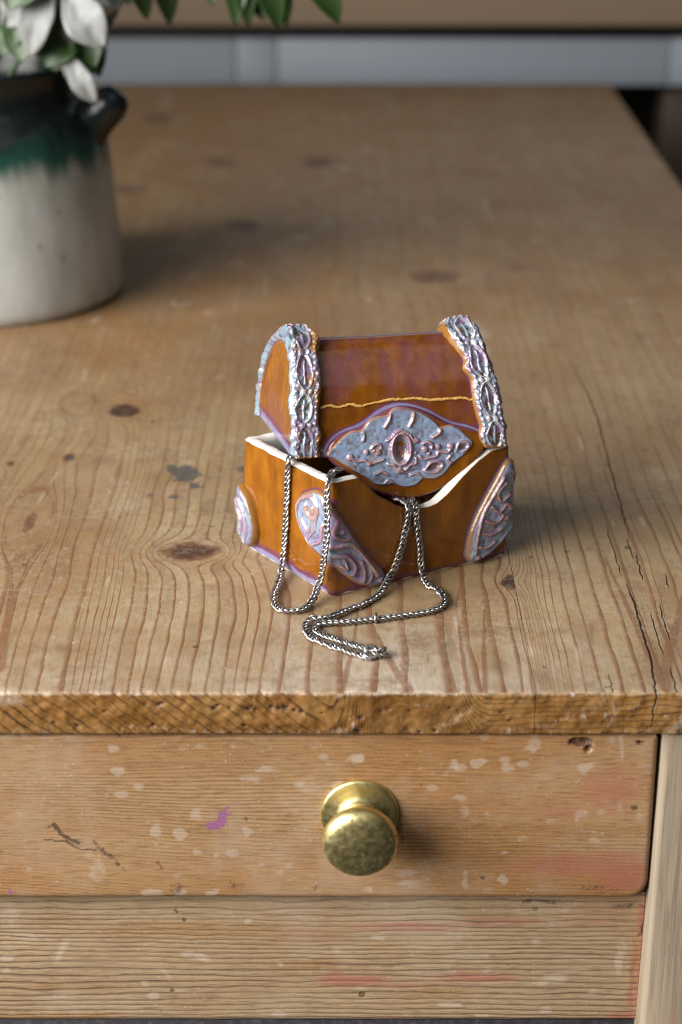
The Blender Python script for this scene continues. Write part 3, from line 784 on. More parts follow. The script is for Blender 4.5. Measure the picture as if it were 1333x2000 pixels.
# ------------------------------------------------------------------ CERAMICS
def glaze_mat():
    m = M('amber_glaze')
    streak = m.noise(150, 3, 0.55, m.scaled((1, 1, 0.5)))
    cloud = m.noise(75, 3, 0.55, m.scaled((1, 1, 0.28)))
    n2 = m.noise(700, 2)
    col = m.ramp(streak, [(0.25, (0.150, 0.046, 0.003)), (0.50, (0.220, 0.075, 0.004)), (0.75, (0.310, 0.116, 0.006))])
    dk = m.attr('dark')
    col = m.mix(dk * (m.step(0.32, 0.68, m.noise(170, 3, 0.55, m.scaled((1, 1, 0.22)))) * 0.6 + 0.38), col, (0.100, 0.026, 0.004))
    fr = m.attr('fringe')          # thick glaze runs and the painted ridge highlight: purple, then blue, then cream
    pv = m.step(0.46, 0.78, cloud + (streak - 0.5) * 0.35 + m.attr('violet') * 0.35 - 0.08)
    col = m.mix(pv * 0.46, col, m.mix(n2, (0.110, 0.030, 0.050), (0.165, 0.060, 0.110)))
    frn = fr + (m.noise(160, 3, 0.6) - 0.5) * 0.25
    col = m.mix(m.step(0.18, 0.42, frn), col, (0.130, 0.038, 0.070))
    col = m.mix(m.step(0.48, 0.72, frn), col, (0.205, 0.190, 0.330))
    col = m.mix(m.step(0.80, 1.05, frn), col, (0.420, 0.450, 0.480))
    pin = m.step(0.05, 0.12, m.voro(260), 1.0, 0.0) * m.step(0.58, 0.64, m.noise(80, 1))
    col = m.mix(pin * 0.5, col, (0.10, 0.03, 0.01))
    bare = m.step(0.45, 0.6, m.attr('bare') + (m.noise(420, 3) - 0.5) * 0.3)
    clay = m.mix(m.noise(500, 4, 0.7), (0.560, 0.530, 0.480), (0.700, 0.670, 0.620))
    col = m.mix(bare, col, clay)
    nrm = m.bump(m.noise(75, 3, 0.5) * 1.0 + m.noise(260, 2, 0.5) * 0.25 + bare * m.noise(900, 3) * 0.5 - pin * 0.4, 0.35, 0.0006)
    rough = m.step(0, 1, bare, 0.13, 0.75)
    return m.done(col, rough, normal=nrm, spec=m.step(0, 1, bare, 0.55, 0.3))

def relief_mat(name, deep, low, mid, high, gold=0.6, violet=0.6):
    m = M(name)
    rel = m.attr('rel'); rim = m.attr('rim')
    n1 = m.noise(260, 4, 0.65); n2 = m.noise(90, 3, 0.55); n3 = m.noise(800, 2)
    v = rel + (n1 - 0.5) * 0.22
    col = m.ramp(v, [(0.08, deep), (0.22, low), (0.38, low), (0.50, mid), (0.72, high), (1.0, high)])
    col = m.mix(m.step(0.48, 0.64, n2) * violet, col, m.mix(n3, (0.125, 0.055, 0.150), (0.250, 0.130, 0.250)))
    col = m.mix(m.step(0.56, 0.68, m.noise(110, 3, 0.6, m.scaled((1, 1, 1), (0.5, 0.9, 0)))) * 0.55 * gold, col, (0.300, 0.150, 0.040))
    col = m.mix(m.step(0.56, 0.70, m.noise(140, 3, 0.6)) * 0.5, col, (0.300, 0.430, 0.430))
    dk = m.step(0.62, 0.70, m.noise(520, 3, 0.6)) * m.step(0.45, 0.6, m.noise(70, 2))
    col = m.mix(dk * 0.55, col, (0.060, 0.055, 0.080))
    col = m.mix(m.step(0.35, 0.85, rim + (n1 - 0.5) * 0.5) * gold, col, (0.260, 0.115, 0.022))
    nrm = m.bump(m.noise(380, 3, 0.55) + n1 * 0.5, 0.5, 0.0005)
    return m.done(col, 0.12, normal=nrm, spec=0.65)

GLAZE = glaze_mat()
PLATE = relief_mat('blue_grey_relief_glaze', (0.130, 0.090, 0.080), (0.225, 0.295, 0.420), (0.105, 0.075, 0.125), (0.365, 0.235, 0.245), 0.6, 0.32)
STRAPM = relief_mat('pearly_relief_glaze', (0.090, 0.045, 0.025), (0.205, 0.285, 0.350), (0.150, 0.105, 0.185), (0.440, 0.400, 0.415), 1.0, 0.6)
CORNER = relief_mat('violet_relief_glaze', (0.085, 0.050, 0.060), (0.205, 0.275, 0.390), (0.120, 0.080, 0.130), (0.350, 0.235, 0.240), 0.9, 0.5)

# ---- the box, set at an angle on the table
NB = on_z(648, 1167); RB = on_z(990, 1085); LB = on_z(480, 1067)
WB = float(np.linalg.norm(RB - NB)); DB = float(np.linalg.norm(LB - NB))
UB = (RB - NB) / WB; VB = (LB - NB) / DB
HB = 0.053
NF = np.array([UB[1], -UB[0], 0])            # outward normal, front face
NS = np.array([-VB[1], VB[0], 0])            # outward normal, left side face
ctr = NB + UB * WB / 2 + VB * DB / 2
box = thing('ceramic_box', (ctr[0], ctr[1], 0), 'amber glazed ceramic chest bottom with bare white rim, standing on the table', 'chest')
def dip(s):
    """height of the wall along the front face, s in mm from the near corner"""
    return np.interp(s, [0, 10, 13, 18, 23, 31, 37, 42, 48, 53, 58, 66, 73.5, 80, 84, 90], [53, 53, 52.6, 48, 42.8, 37.3, 34.2, 32.6, 32.4, 33.6, 36.6, 43.6, 49.2, 52.6, 53, 53])

def box_loop(off, r, nper=120):
    """rounded parallelogram, inset by off; returns xy points and, for the front face, the run along it in mm"""
    cs = [NB, RB, RB + VB * DB, LB]
    dirs = [UB, VB, -UB, -VB]
    pts, run = [], []
    # inset corners
    cc = []
    for i in range(4):
        d0 = dirs[i - 1]; d1 = dirs[i]
        n0 = np.array([-d0[1], d0[0], 0]); n1 = np.array([-d1[1], d1[0], 0])
        # intersection of the two inset lines
        A2 = np.array([d0[:2], -d1[:2]]).T
        b2 = (cs[i] + n1 * off - (cs[i] + n0 * off))[:2]
        t = np.linalg.solve(A2, b2)
        cc.append(cs[i] + n0 * off + d0 * t[0])
    for i in range(4):
        p, q = cc[i], cc[(i + 1) % 4]
        d = dirs[i]; L = np.linalg.norm(q - p)
        for t in np.linspace(r, L - r, nper):
            pts.append(p + d * t); run.append(t * 1000 + off * 1000 if i == 0 else -1)
        d2 = dirs[(i + 1) % 4]
        a = q - d * r; b = q + d2 * r
        for t in np.linspace(0, 1, 10)[1:-1]:
            pts.append((1 - t) ** 2 * a + 2 * t * (1 - t) * q + t * t * b)
            run.append((WB * 1000 if i == 0 else (0 if i == 3 else -1)))
    return np.array(pts), np.array(run)

def build_box_body():
    r0, wall = 0.0030, 0.0049
    P0, run = box_loop(0, r0)
    P1, _ = box_loop(wall, 0.0015)
    k = len(P0)
    onfront = run >= 0
    top = np.where(onfront, dip(run) / 1000, HB)
    jit = 0.0004 * fbm(np.arange(k) / 9.0, np.zeros(k), 5, 3)
    top = top + jit
    rows, bare, fringe, violet = [], [], [], []
    cen = ctr
    def add(P, z, b, h=None):
        V = P.copy(); V[:, 2] = z
        rows.append(V)
        bare.append(np.broadcast_to(b, (k,)))
        hh = z if h is None else h
        w = 0.6 * vnoise(np.arange(k) / 11.0, np.zeros(k), 8)
        f = np.exp(-(np.asarray(hh) * 1000 / (4.6 + 2.2 * w)) ** 1.5) * 1.02
        f = np.where(onfront, f * 0.48, f)
        fringe.append(np.broadcast_to(f, (k,)).copy())
        violet.append(np.broadcast_to(np.where(onfront, -0.30, -0.02), (k,)))
    bulge = lambda t: 0.0009 * math.sin(math.pi * t)
    outn = (P0 - cen); outn[:, 2] = 0; outn /= np.linalg.norm(outn, axis=1)[:, None]
    foot = 0.0009 + 0.0004 * vnoise(np.arange(k) / 7.0, np.zeros(k), 4)
    add(P0 - outn * 0.006, 0.0002, 1.0, 1)
    add(P0 - outn * 0.0008, 0.0000, 1.0, 1)
    add(P0 - outn * 0.0003, 0.0005, 1.0, 1)
    add(P0, foot, 0.5, foot)
    for t in np.linspace(0.03, 1, 64):
        z = foot + (top - np.where(onfront, 0.0004, 0.0008) - foot) * t
        g = P0 + outn * (bulge(t) + 0.0003 * vnoise(np.arange(k) / 14.0, np.full(k, t * 4), 6))[:, None] if False else P0 + outn * (bulge(t) + 0.00025 * vnoise(np.arange(k) / 14.0, np.full(k, t * 4.0), 6)[:, None])
        add(g, z, np.where(onfront, 0.2, 0.75) if t > 0.999 else 0.0, z)
    lean_in = np.where(onfront, 0.0024 * sstep(11, 15, run) * sstep(44, 36, run), 0)
    d = P1 - P0
    add(P0 + d * 0.10, top - 0.0002, np.where(onfront & (run < 45) & (run > 12), 0.25, 1.0), 1)
    add(P0 + d * 0.28, top + 0.0001 - lean_in * .3, 1.0, 1)
    add(P0 + d * 0.72, top + 0.0001 - lean_in, 1.0, 1)
    add(P0 + d * 0.90, top - 0.0002 - lean_in, 1.0, 1)
    for t in np.linspace(0.03, 1, 8):
        add(P1, top - 0.0008 - lean_in - (top - 0.006 - lean_in) * t, 1.0 if t < 0.2 else 0.0, 1)
    V = np.array(rows); n = len(rows)
    Fm = [tuple(f) for f in grid_faces(n, k, wrap_v=True, flip=True)]
    Fm.append(tuple(range((n - 1) * k, n * k)))
    Fm.append(tuple(range(k))[::-1])
    # thick blue runs at the back-left corner of the side face
    fr = np.array(fringe); Vv = V
    s_side = (Vv - NB) @ VB * 1000
    cornerrun = np.exp(-((s_side - 66) / 5) ** 2) * np.exp(-((Vv[..., 2] * 1000 - 3) / 6) ** 2) * (~onfront)[None]
    fr = np.maximum(fr, cornerrun)
    su = (Vv - NB) @ UB * 1000; zz = Vv[..., 2] * 1000
    sd_ = ((Vv - NB) @ NS) * 1000
    isside = np.abs(sd_) < 3.5
    near = np.array([(-24, 36), (-20, 42), (-10, 47), (-3, 46.5), (0, 44), (7, 33), (13, 23), (20, 13.5), (25.5, 7), (26.5, 3), (22, 1), (13, 3.5), (5, 10), (0, 15), (-6, 18), (-15, 20.5), (-22, 28), (-24, 36)], float)
    coord = np.where(isside & (su < 3), -s_side, su)
    d1, _ = seg_dist(coord, zz, near)
    right = np.array([(88, 47), (80.5, 36.7), (73, 25), (69, 15.8), (67.5, 6), (70, 1.5)], float)
    d2, _ = seg_dist(su, zz, right)
    fr = np.maximum(fr, np.exp(-(d1 / 1.5) ** 2) * 0.55 * (isside | onfront[None]))
    fr = np.maximum(fr, np.exp(-(d2 / 1.7) ** 2) * 0.8 * onfront[None])
    return mesh_obj('body', V, [f[::-1] for f in Fm], GLAZE, box, dict(bare=np.array(bare).ravel(), fringe=fr.ravel(), violet=np.array(violet).ravel(), dark=np.broadcast_to(np.where(onfront, 0.55, 0.05), (n, k)).ravel()))  # front face darkened in the glaze colour to paint its shaded side
build_box_body()

def relief_h(x, y, lines, beads, hollows=()):
    h = np.zeros_like(x)
    for it in lines:
        pts, w, a = it
        d, t = seg_dist(x, y, smooth_line(np.array(pts, float), max(6, len(pts) * 5)))
        h = np.maximum(h, a * np.exp(-(d / w) ** 2 * 0.9))
    for bx, by, r, a in beads:
        d = np.hypot(x - bx, y - by) / r
        h = np.maximum(h, a * np.sqrt(np.clip(1.15 - d * d, 0, 1)))
    for bx, by, rx, ry, tilt, a in hollows:
        ca, sa = math.cos(tilt), math.sin(tilt)
        dx, dy = x - bx, y - by
        d = np.hypot((dx * ca + dy * sa) / rx, (-dx * sa + dy * ca) / ry)
        h = np.where(d < 1.25, h * sstep(.8, 1.25, d) + a * (1 - sstep(.55, 1.15, d)), h)
    return h

def plaque_mesh(outline, T, edge, relief, place, nth=150, nr=44, hscale=1.0, sink=0.6, rimw=1.6):
    """a low plaque: outline (mm), dome thickness T, relief(x, y) in mm; place(x, y, h) -> world"""
    B = smooth_line(np.array(outline, float), nth, closed=True)
    c = B.mean(0)
    rho = np.concatenate([[1.0, 1.0], 1 - np.linspace(0, 1, nr)[1:] ** 1.25 * 0.999])
    P = c + rho[:, None, None] * (B - c)[None]
    x, y = P[..., 0], P[..., 1]
    Bc = np.vstack([B, B[:1]])
    d, _ = seg_dist(x, y, Bc)
    t = np.clip(d / edge, 0, 1)
    h = T * np.sqrt(np.clip(1 - (1 - t) ** 2, 0, 1))
    rl = relief(x, y)
    h = h + rl * sstep(0.15, 0.9, t) * hscale
    h[0] = -sink
    V = place(x, y, h)
    rel = np.clip(rl / 1.1, -0.3, 1.2) * 0.8 + 0.22
    rim = np.exp(-(d / rimw) ** 2)
    Fm = grid_faces(len(rho), nth, wrap_v=True)
    return V, Fm, dict(rel=rel.ravel(), rim=rim.ravel())

def corner_place(corner, dA, dB, nA, nB):
    """fold flat plaque coordinates round a vertical edge: s<0 along dA, s>0 along dB"""
    r = 3.2
    def f(s, z, h):
        w = sstep(-r, r, s)
        base = corner[None, None] + np.where(s < 0, -s, 0)[..., None] * dA * 0.001 + np.where(s > 0, s, 0)[..., None] * dB * 0.001
        n = nA * (1 - w)[..., None] + nB * w[..., None]
        n = n / np.linalg.norm(n, axis=-1, keepdims=True)
        cutin = 0.0009 * np.exp(-(s / 2.0) ** 2)
        P = base + n * (h * 0.001 - cutin + 0.0006)[..., None]
        P[..., 2] = np.maximum(z * 0.001, 0.0004)
        return P
    return f

# near corner
nl = [([(-20, 40), (-22, 32), (-17, 24), (-9, 19)], 1.1, 1.0), ([(-18, 41), (-11, 44), (-6, 40), (-8, 35), (-13, 35), (-15, 39)], 1.1, 1.1), ([(-18, 31), (-13, 27), (-12, 33), (-16, 36)], .8, .9),
      ([(-13, 24), (-8, 30), (-7, 36)], .8, .8), ([(-10, 22), (-4, 26), (-3, 33)], .8, .8), ([(2, 36), (1, 30), (5, 27), (9, 28)], .9, .9), ([(0, 24), (6, 24.5), (12, 21), (17, 14), (21, 7)], 1.1, 1.2),
      ([(1, 20), (6, 19), (10, 14), (9, 10), (7, 9)], .9, 1.0), ([(13, 15), (14.5, 10), (14, 5)], .8, 1.0), ([(17, 12), (18, 7), (16.5, 4)], .8, .9), ([(3, 15), (6, 13), (5, 17)], .7, .9), ([(-3, 44), (2, 38), (11, 25), (20, 12), (23, 6)], .8, .6)]
nb = [(-10, 38, 2.0, .9), (4, 31, 1.2, .8), (22.5, 4.5, 1.5, 1.0), (9, 24, 1.0, .6)]
V, Fm, at = plaque_mesh([(-24, 36), (-20, 42), (-10, 47), (-3, 46.5), (0, 44), (7, 33), (13, 23), (20, 13.5), (25.5, 7), (26.5, 3), (22, 1), (13, 3.5), (5, 10), (0, 15), (-6, 18), (-15, 20.5), (-22, 28)],
                        2.2, 3.2, lambda x, y: 1.25 * relief_h(x, y, nl, nb) + 0.25 * fbm(x / 1.6, y / 1.6, 5, 3), corner_place(NB, VB, UB, NS, NF))
mesh_obj('corner_plaque', V, Fm, CORNER, box, at)
# right corner
NR = UB
rl = [([(-5, 40), (-9, 34), (-15, 25), (-18, 15), (-19, 6)], .8, 1.1), ([(-4, 37), (-8, 33), (-6, 29), (-2, 31)], .9, 1.1), ([(-11, 27), (-7, 24), (-3, 27), (-1, 24)], .9, 1.1), ([(-14, 21), (-9, 19), (-5, 22), (-8, 24)], .8, 1.0), ([(-15, 15), (-10, 14), (-5, 16)], .8, 1.0),
      ([(-17, 9), (-13, 8), (-9, 10)], .8, 1.0), ([(-1, 42), (2, 34), (3, 24), (0, 14), (-8, 6), (-16, 3)], 1.0, .9)]
V, Fm, at = plaque_mesh([(-2, 47), (-9.5, 36.7), (-17, 25), (-21, 15.8), (-22.5, 6), (-20, 1.5), (-15, 1.6), (-8, 4.8), (0, 11.4), (7, 19), (9, 30), (5, 42)],
                        2.4, 3.0, lambda x, y: relief_h(x, y, rl, [(-17.5, 3.5, 1.4, 1.1), (-3, 20, 1.4, .8)]) + 0.28 * fbm(x / 1.6, y / 1.6, 7, 3), corner_place(RB, -UB, VB, NF, NR))
mesh_obj('corner_plaque', V, Fm, CORNER, box, at)
# far left corner
NBK = -NF
ll = [([(-2, 25), (-6, 20), (-8, 13), (-6, 6)], 1.1, 1.2), ([(-1, 20), (-4, 15), (-3, 9)], 1.0, 1.2), ([(2, 24), (3, 15), (1, 8)], 1.2, 1.2)]
V, Fm, at = plaque_mesh([(0, 31), (-7, 27), (-12, 18), (-12.5, 9), (-7, 2.5), (0, 5), (7, 9), (10, 18), (6, 28)],
                        4.0, 3.0, lambda x, y: relief_h(x, y, ll, [(0, 22, 2.2, 1.3), (-3.5, 12, 1.6, 1.1)]) + 0.2 * fbm(x / 2, y / 2, 9, 2), corner_place(LB, -VB, UB, NS, NBK), 110, 34)
mesh_obj('corner_plaque', V, Fm, STRAPM, box, at)

# ---- the lid, lying askew on the rim
LA = on_z(570, 897, HB + 0.0006); LC = on_z(985, 872, HB + 0.0006); LBk = on_z(505, 812, HB + 0.0006)
LW = float(np.linalg.norm(LC - LA)) * 1000
XL_ = (LC - LA) / np.linalg.norm(LC - LA)
VL_ = (LBk - LA); VD = float(np.linalg.norm(VL_)) * 1000; VL_ = VL_ / np.linalg.norm(VL_)
lc = LA + XL_ * LW / 2000 + VL_ * 0.028
lid = thing('ceramic_chest_cover', (lc[0], lc[1], HB), 'barrel shaped amber ceramic lid with pale relief straps, lying askew on the chest', 'lid')
PROF = smooth_line(np.array([(0, 0), (0.9, 7), (3.0, 14), (6.2, 21.5), (10.6, 30), (16, 37.2), (22, 41.9), (28, 44), (34, 43.4), (41, 41), (48, 36), (54, 28.5), (57.2, 19), (58.2, 9), (58.6, 0)], float), 120)
TP = np.gradient(PROF, axis=0); TP /= np.linalg.norm(TP, axis=1)[:, None]
NP_ = np.stack([-TP[:, 1], TP[:, 0]], 1)                 # outward in (depth, up)
HWID = np.interp(PROF[:, 1], [0, 21, 44], [LW / 2 - 0.6, LW / 2 - 2.2, LW / 2 - 5.6])
def lid_pt(a, b, c):
    """a across from the middle, b back, c up (mm) -> world"""
    a, b, c = np.broadcast_arrays(a, b, c)
    return LA + (a + LW / 2)[..., None] * XL_ * 0.001 + b[..., None] * VL_ * 0.001 + c[..., None] * np.array([0, 0, 0.001])

# lock plate, on the plane of the lid's lower front and hanging below it
PT = np.array([0.19, 1.0]); PT /= np.linalg.norm(PT); PN = np.array([-PT[1], PT[0]])
def zp(zx, zy):
    px, py = zx * 0.3 + 620, zy * 0.3 + 780
    p = on_plane(px, py, LA + XL_ * 0.04 - VL_ * 0.003, np.cross(XL_, np.array([0, 0, 1.0]) + 0.19 * np.array([-XL_[1], XL_[0], 0])))
    d = p - LA
    return (float(d @ XL_) * 1000 - LW / 2, float(d[2]) * 1000 * math.hypot(1, .19))
def plate_place(lift):
    perp = np.array([-XL_[1], XL_[0], 0])
    def f(x, y, h):
        b = y * PT[0] + PN[0] * (h + lift); c = y * PT[1] + PN[1] * (h + lift)
        return LA + (x + LW / 2)[..., None] * XL_ * 0.001 + b[..., None] * perp * 0.001 + c[..., None] * np.array([0, 0, 0.001])
    return f
RIMPTS = [zp(*p) for p in [(60, 370), (110, 310), (170, 250), (230, 215), (290, 205), (340, 145), (400, 120), (455, 110), (480, 82), (520, 62), (590, 66), (660, 85), (730, 120), (780, 160), (805, 185), (870, 175), (930, 200), (980, 245), (1018, 285), (1000, 330),
                              (950, 380), (885, 430), (825, 500), (760, 530), (695, 530), (640, 572), (570, 584), (500, 566), (450, 572), (380, 567), (320, 525), (240, 482), (190, 450), (120, 405)]]
base_out = smooth_line(np.array([zp((px - 620) / 0.3, (py - 780) / 0.3) for px, py in [(634, 886), (665, 850), (705, 838), (745, 810), (790, 796), (840, 809), (880, 831), (925, 840), (957, 866), (932, 905), (897, 937), (852, 967), (800, 980), (745, 969), (698, 947), (658, 916)]]), 60, closed=True)
for _ in range(2): base_out = (np.roll(base_out, 1, 0) + base_out * 2 + np.roll(base_out, -1, 0)) / 4
def build_lid_shell():
    n = len(PROF); na = 90
    s = np.linspace(-1, 1, na)
    a = HWID[:, None] * s[None]
    b = np.broadcast_to(PROF[:, :1], a.shape); c = np.broadcast_to(PROF[:, 1:], a.shape).copy()
    sag = 0.5 * fbm(a / 25, b / 20 + c / 20, 3, 2)
    b2 = b + NP_[:, :1] * sag * 0.6; c2 = c + NP_[:, 1:] * sag * 0.6
    c2 = np.where(c < 0.5, c, c2)
    V1 = lid_pt(a, b2, c2)
    edge = np.clip(HWID[:, None] - np.abs(a), 0, 99)
    fr = np.exp(-((edge - 9.5) / 1.6) ** 2) * 0.62 + np.exp(-(c / 3.0) ** 2) * 0.75
    # glaze pools pale blue round the lock plate
    bo = np.vstack([base_out, base_out[:1]])
    pd, _ = seg_dist(a, c * 1.02, bo)
    fr = np.maximum(fr, (b < 20) * np.exp(-(pd / 1.5) ** 2) * 0.85)
    fr = np.maximum(fr, np.exp(-((b - 33.0) / 2.2) ** 2) * 1.05 * (c > 30))  # ridge highlight painted in as a cream band
    vio = np.broadcast_to(0.40 * sstep(10, 42, c) + 0.12, a.shape)
    F1 = grid_faces(n, na, flip=True)
    # end panels
    parts = [(V1.reshape(-1, 3), F1)]
    fringe = [fr.ravel()]; viol = [vio.ravel()]; bare = [np.exp(-(c / 0.7) ** 2).ravel() * 0.4]
    dark = [np.full(a.size, 0.85)]
    m = 26
    for sg in (-1, 1):
        t = np.linspace(0, 1, m)[None]
        a2 = sg * (HWID[:, None] * (1 - t) + (LW / 2 - 0.6) * t) + sg * 0.4 * np.sin(math.pi * t)
        bb = np.broadcast_to(PROF[:, :1], a2.shape); cc = PROF[:, 1:] * (1 - t)
        V2 = lid_pt(a2, bb, cc)
        parts.append((V2.reshape(-1, 3), grid_faces(n, m, flip=(sg > 0))))
        fringe.append((np.exp(-(cc / 5.5) ** 1.6) * 0.98).ravel()); viol.append((0.6 * np.exp(-((cc - 12) / 9) ** 2)).ravel())
        bare.append(np.zeros(V2.shape[:2]).ravel()); dark.append(np.full(V2[..., 0].size, 0.2))
    V, Fm = merge(parts)
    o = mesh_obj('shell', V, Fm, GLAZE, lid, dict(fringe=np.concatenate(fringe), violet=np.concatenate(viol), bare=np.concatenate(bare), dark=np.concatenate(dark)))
    import bmesh
    bm = bmesh.new(); bm.from_mesh(o.data)
    bmesh.ops.remove_doubles(bm, verts=bm.verts, dist=0.00002)
    bmesh.ops.recalc_face_normals(bm, faces=bm.faces)
    up = sum(f.normal.z for f in bm.faces)
    if up < 0: bmesh.ops.reverse_faces(bm, faces=bm.faces)
    bm.to_mesh(o.data); bm.free()
    md = o.modifiers.new('wall', 'SOLIDIFY'); md.thickness = 0.0038; md.offset = -1
    return o
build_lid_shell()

ARC = np.concatenate([[0], np.cumsum(np.linalg.norm(np.diff(PROF, axis=0), axis=1))])
def build_strap(side, width=12.0, T=2.6):
    n, w = 480, 60
    s = np.linspace(0, ARC[-1], n)
    b0 = np.interp(s, ARC, PROF[:, 0]); c0 = np.interp(s, ARC, PROF[:, 1])
    nb_ = np.interp(s, ARC, NP_[:, 0]); nc_ = np.interp(s, ARC, NP_[:, 1]); hw = np.interp(s, ARC, HWID)
    q = np.linspace(-1, 1, w)
    S, Q = np.meshgrid(s, q, indexing='ij')
    wob = 1 + 0.10 * vnoise(s / 5, 0 * s, 3 + int(side > 0))
    half = width / 2 * wob * (1 + 0.16 * np.exp(-((s - ARC[-1] * 0.44) / 10) ** 2))
    yy = Q * half[:, None]                      # mm across, + towards the outside
    # leaf, bead, leaf, bead ... along the strap
    P = 15.2; off = 6.5
    S0 = S; S = S + 1.6 * vnoise(S / 11, 0 * S, 57 + int(side > 0))
    u = (S - off + P / 2) % P - P / 2
    lw = 3.5 * np.sqrt(np.clip(1 - np.abs(u / 6.6) ** 1.5, 0, 1))
    xo = 0.6 + 0.5 * vnoise(S / 9, 0 * S, 21 + int(side > 0))
    dy = np.abs(yy - xo)
    leaf_rim = np.exp(-((dy - lw) / 0.75) ** 2) * (np.abs(u) < 6.9)
    inner = (dy < lw) * (np.abs(u) < 6.6)
    rib = np.exp(-(dy / 0.5) ** 2) * (np.abs(u) < 4.4)
    v2 = (S - off + P) % P - P / 2
    bead = np.sqrt(np.clip(1 - ((v2) / 1.5) ** 2 - ((yy - 1.4) / 1.4) ** 2, 0, 1)) + np.sqrt(np.clip(1 - ((v2) / 1.3) ** 2 - ((yy + 1.6) / 1.2) ** 2, 0, 1))
    scroll = np.exp(-((np.abs(yy) - 4.7 - 0.7 * np.sin(S * 2 * math.pi / P * 2 + (yy > 0))) / 0.6) ** 2)
    scroll2 = np.exp(-((yy + 3.6 + 1.3 * np.sin(S * 2 * math.pi / P + 1.0)) / 0.5) ** 2)
    tw = fbm(S / 2.6, yy / 2.0, 31 + int(side > 0), 3) + 0.45 * np.abs(fbm(S / 1.1, yy / 0.9, 131 + int(side > 0), 2))
    S = S0
    for ye in (-4.5, 4.3):
        cell = np.floor(S / 2.3); bs = S - (cell + 0.5) * 2.3
        rr = 0.85 + 0.25 * _h(cell, 0 * cell, 11 + int(ye > 0) + int(side > 0) * 3)
        jy = ye + 0.6 * _h(cell, 0 * cell + 3, 15 + int(side > 0))
        bead = np.maximum(bead, 0.8 * np.sqrt(np.clip(1 - (bs / rr) ** 2 - ((yy - jy) / rr) ** 2, 0, 1)))
    amp = 0.75 + 0.45 * vnoise(S / 6, yy / 6, 77 + int(side > 0))
    rel = np.maximum.reduce([leaf_rim * 0.85 * amp, rib * 0.45, bead * 1.0, scroll * 0.40 * amp, scroll2 * 0.30]) - inner * 0.22 + 0.42 * tw
    e = np.clip((1 - np.abs(Q)) * half[:, None] / 2.4, 0, 1)
    ends = np.clip(np.minimum(S, ARC[-1] - S) / 1.5, 0, 1)
    dome = np.sqrt(np.clip(1 - (1 - e) ** 2, 0, 1)) * np.sqrt(np.clip(1 - (1 - ends) ** 2, 0, 1))
    top = np.exp(-((S - ARC[-1] * 0.47) / 9) ** 2)
    h = (T + 2.2 * top * (1 + 0.9 * vnoise(S / 4, yy / 4, 17))) * dome + 1.0 * rel * sstep(0.2, 0.9, e) * sstep(0.1, 0.8, ends)
    h[:, 0] = h[:, -1] = -0.8; h[0, :] = np.minimum(h[0, :], 0.3); h[-1, :] = np.minimum(h[-1, :], 0.3)
    nc_ = nc_ * sstep(ARC[-1], ARC[-1] - 6, s)
    a = side * (hw[:, None] - half[:, None] + yy + 1.7)
    a = a + side * sstep(0.6, 0.95, Q) * (1.0 * fbm(S / 3.0, yy / 4, 201, 2) + 0.3)
    a[:, -1] -= side * 3.0; a[:, 0] += side * 0.4
    b = b0[:, None] + nb_[:, None] * h; c = c0[:, None] + nc_[:, None] * h
    V = lid_pt(a, b, np.maximum(c, -0.3))
    relc = np.clip(rel, -0.3, 1.2) * 0.75 + 0.22 - inner * 0.03
    relc = 0.34 + (relc - 0.34) * sstep(0.0, 0.35, e) + (1 - sstep(0.0, 0.35, e)) * 0.45 * fbm(S / 3.2, yy / 3, 203, 3)
    rim = np.exp(-((1 + Q) * half[:, None] / 1.3) ** 2) + 0.9 * np.exp(-(S / 2.5) ** 2)
    rim = rim + 0.7 * (yy < -2.5) * sstep(0.0, 0.4, fbm(S / 8, yy / 5, 41, 2)) * (side < 0)
    return mesh_obj('strap', V, grid_faces(n, w, flip=(side < 0)), STRAPM, lid, dict(rel=relc.ravel(), rim=np.clip(rim, 0, 1).ravel()))
build_strap(-1, 13.6, 3.2)
build_strap(1, 12.4, 3.2)

def zl(pts, w, a): return ([zp(*p) for p in pts], w, a)
pl = [(p_, w_ * 0.74, a_ * 1.05) for p_, w_, a_ in [(RIMPTS + RIMPTS[:1], 0.9, 0.9), zl([(290, 205), (305, 240), (300, 275)], .8, .9), zl([(475, 90), (470, 140), (440, 190)], .9, .9), zl([(632, 88), (622, 140), (600, 185)], .9, 1.0), zl([(803, 185), (795, 225), (755, 252)], 1.1, 1.1),
      zl([(547 + 62 * math.cos(t), 330 + 100 * math.sin(t)) for t in np.linspace(0, 2 * math.pi, 17)], 1.15, 1.25),
      zl([(455, 278), (480, 262), (505, 235)], .9, 1.0), zl([(605, 240), (630, 275), (655, 275)], .9, 1.0), zl([(465, 430), (500, 440), (520, 465), (555, 478)], 1.0, 1.0), zl([(575, 465), (610, 430), (640, 425), (642, 390)], .9, 1.0), zl([(500, 235), (540, 210), (590, 230)], .9, 1.0),
      zl([(352, 330), (372, 305), (405, 300), (416, 325)], .8, 1.0), zl([(205, 385), (260, 410), (310, 405), (340, 425), (390, 415), (432, 398)], .75, 1.0), zl([(690, 295), (715, 285), (745, 300), (746, 326)], .8, 1.0),
      zl([(668, 380), (690, 395), (740, 385), (780, 372), (790, 347), (850, 350), (872, 310)], .85, 1.05), zl([(380, 495), (420, 478), (460, 495)], .9, .8), zl([(610, 500), (650, 490), (690, 525)], .8, .8), zl([(880, 432), (850, 400), (870, 370)], .8, .7),
      zl([(700, 470), (740, 420), (800, 410), (815, 440), (770, 480), (705, 475)], .8, .8), zl([(905, 345), (925, 290), (975, 285), (985, 320), (950, 345)], .8, .7), zl([(440, 560), (470, 530), (500, 560)], .7, .7)]]
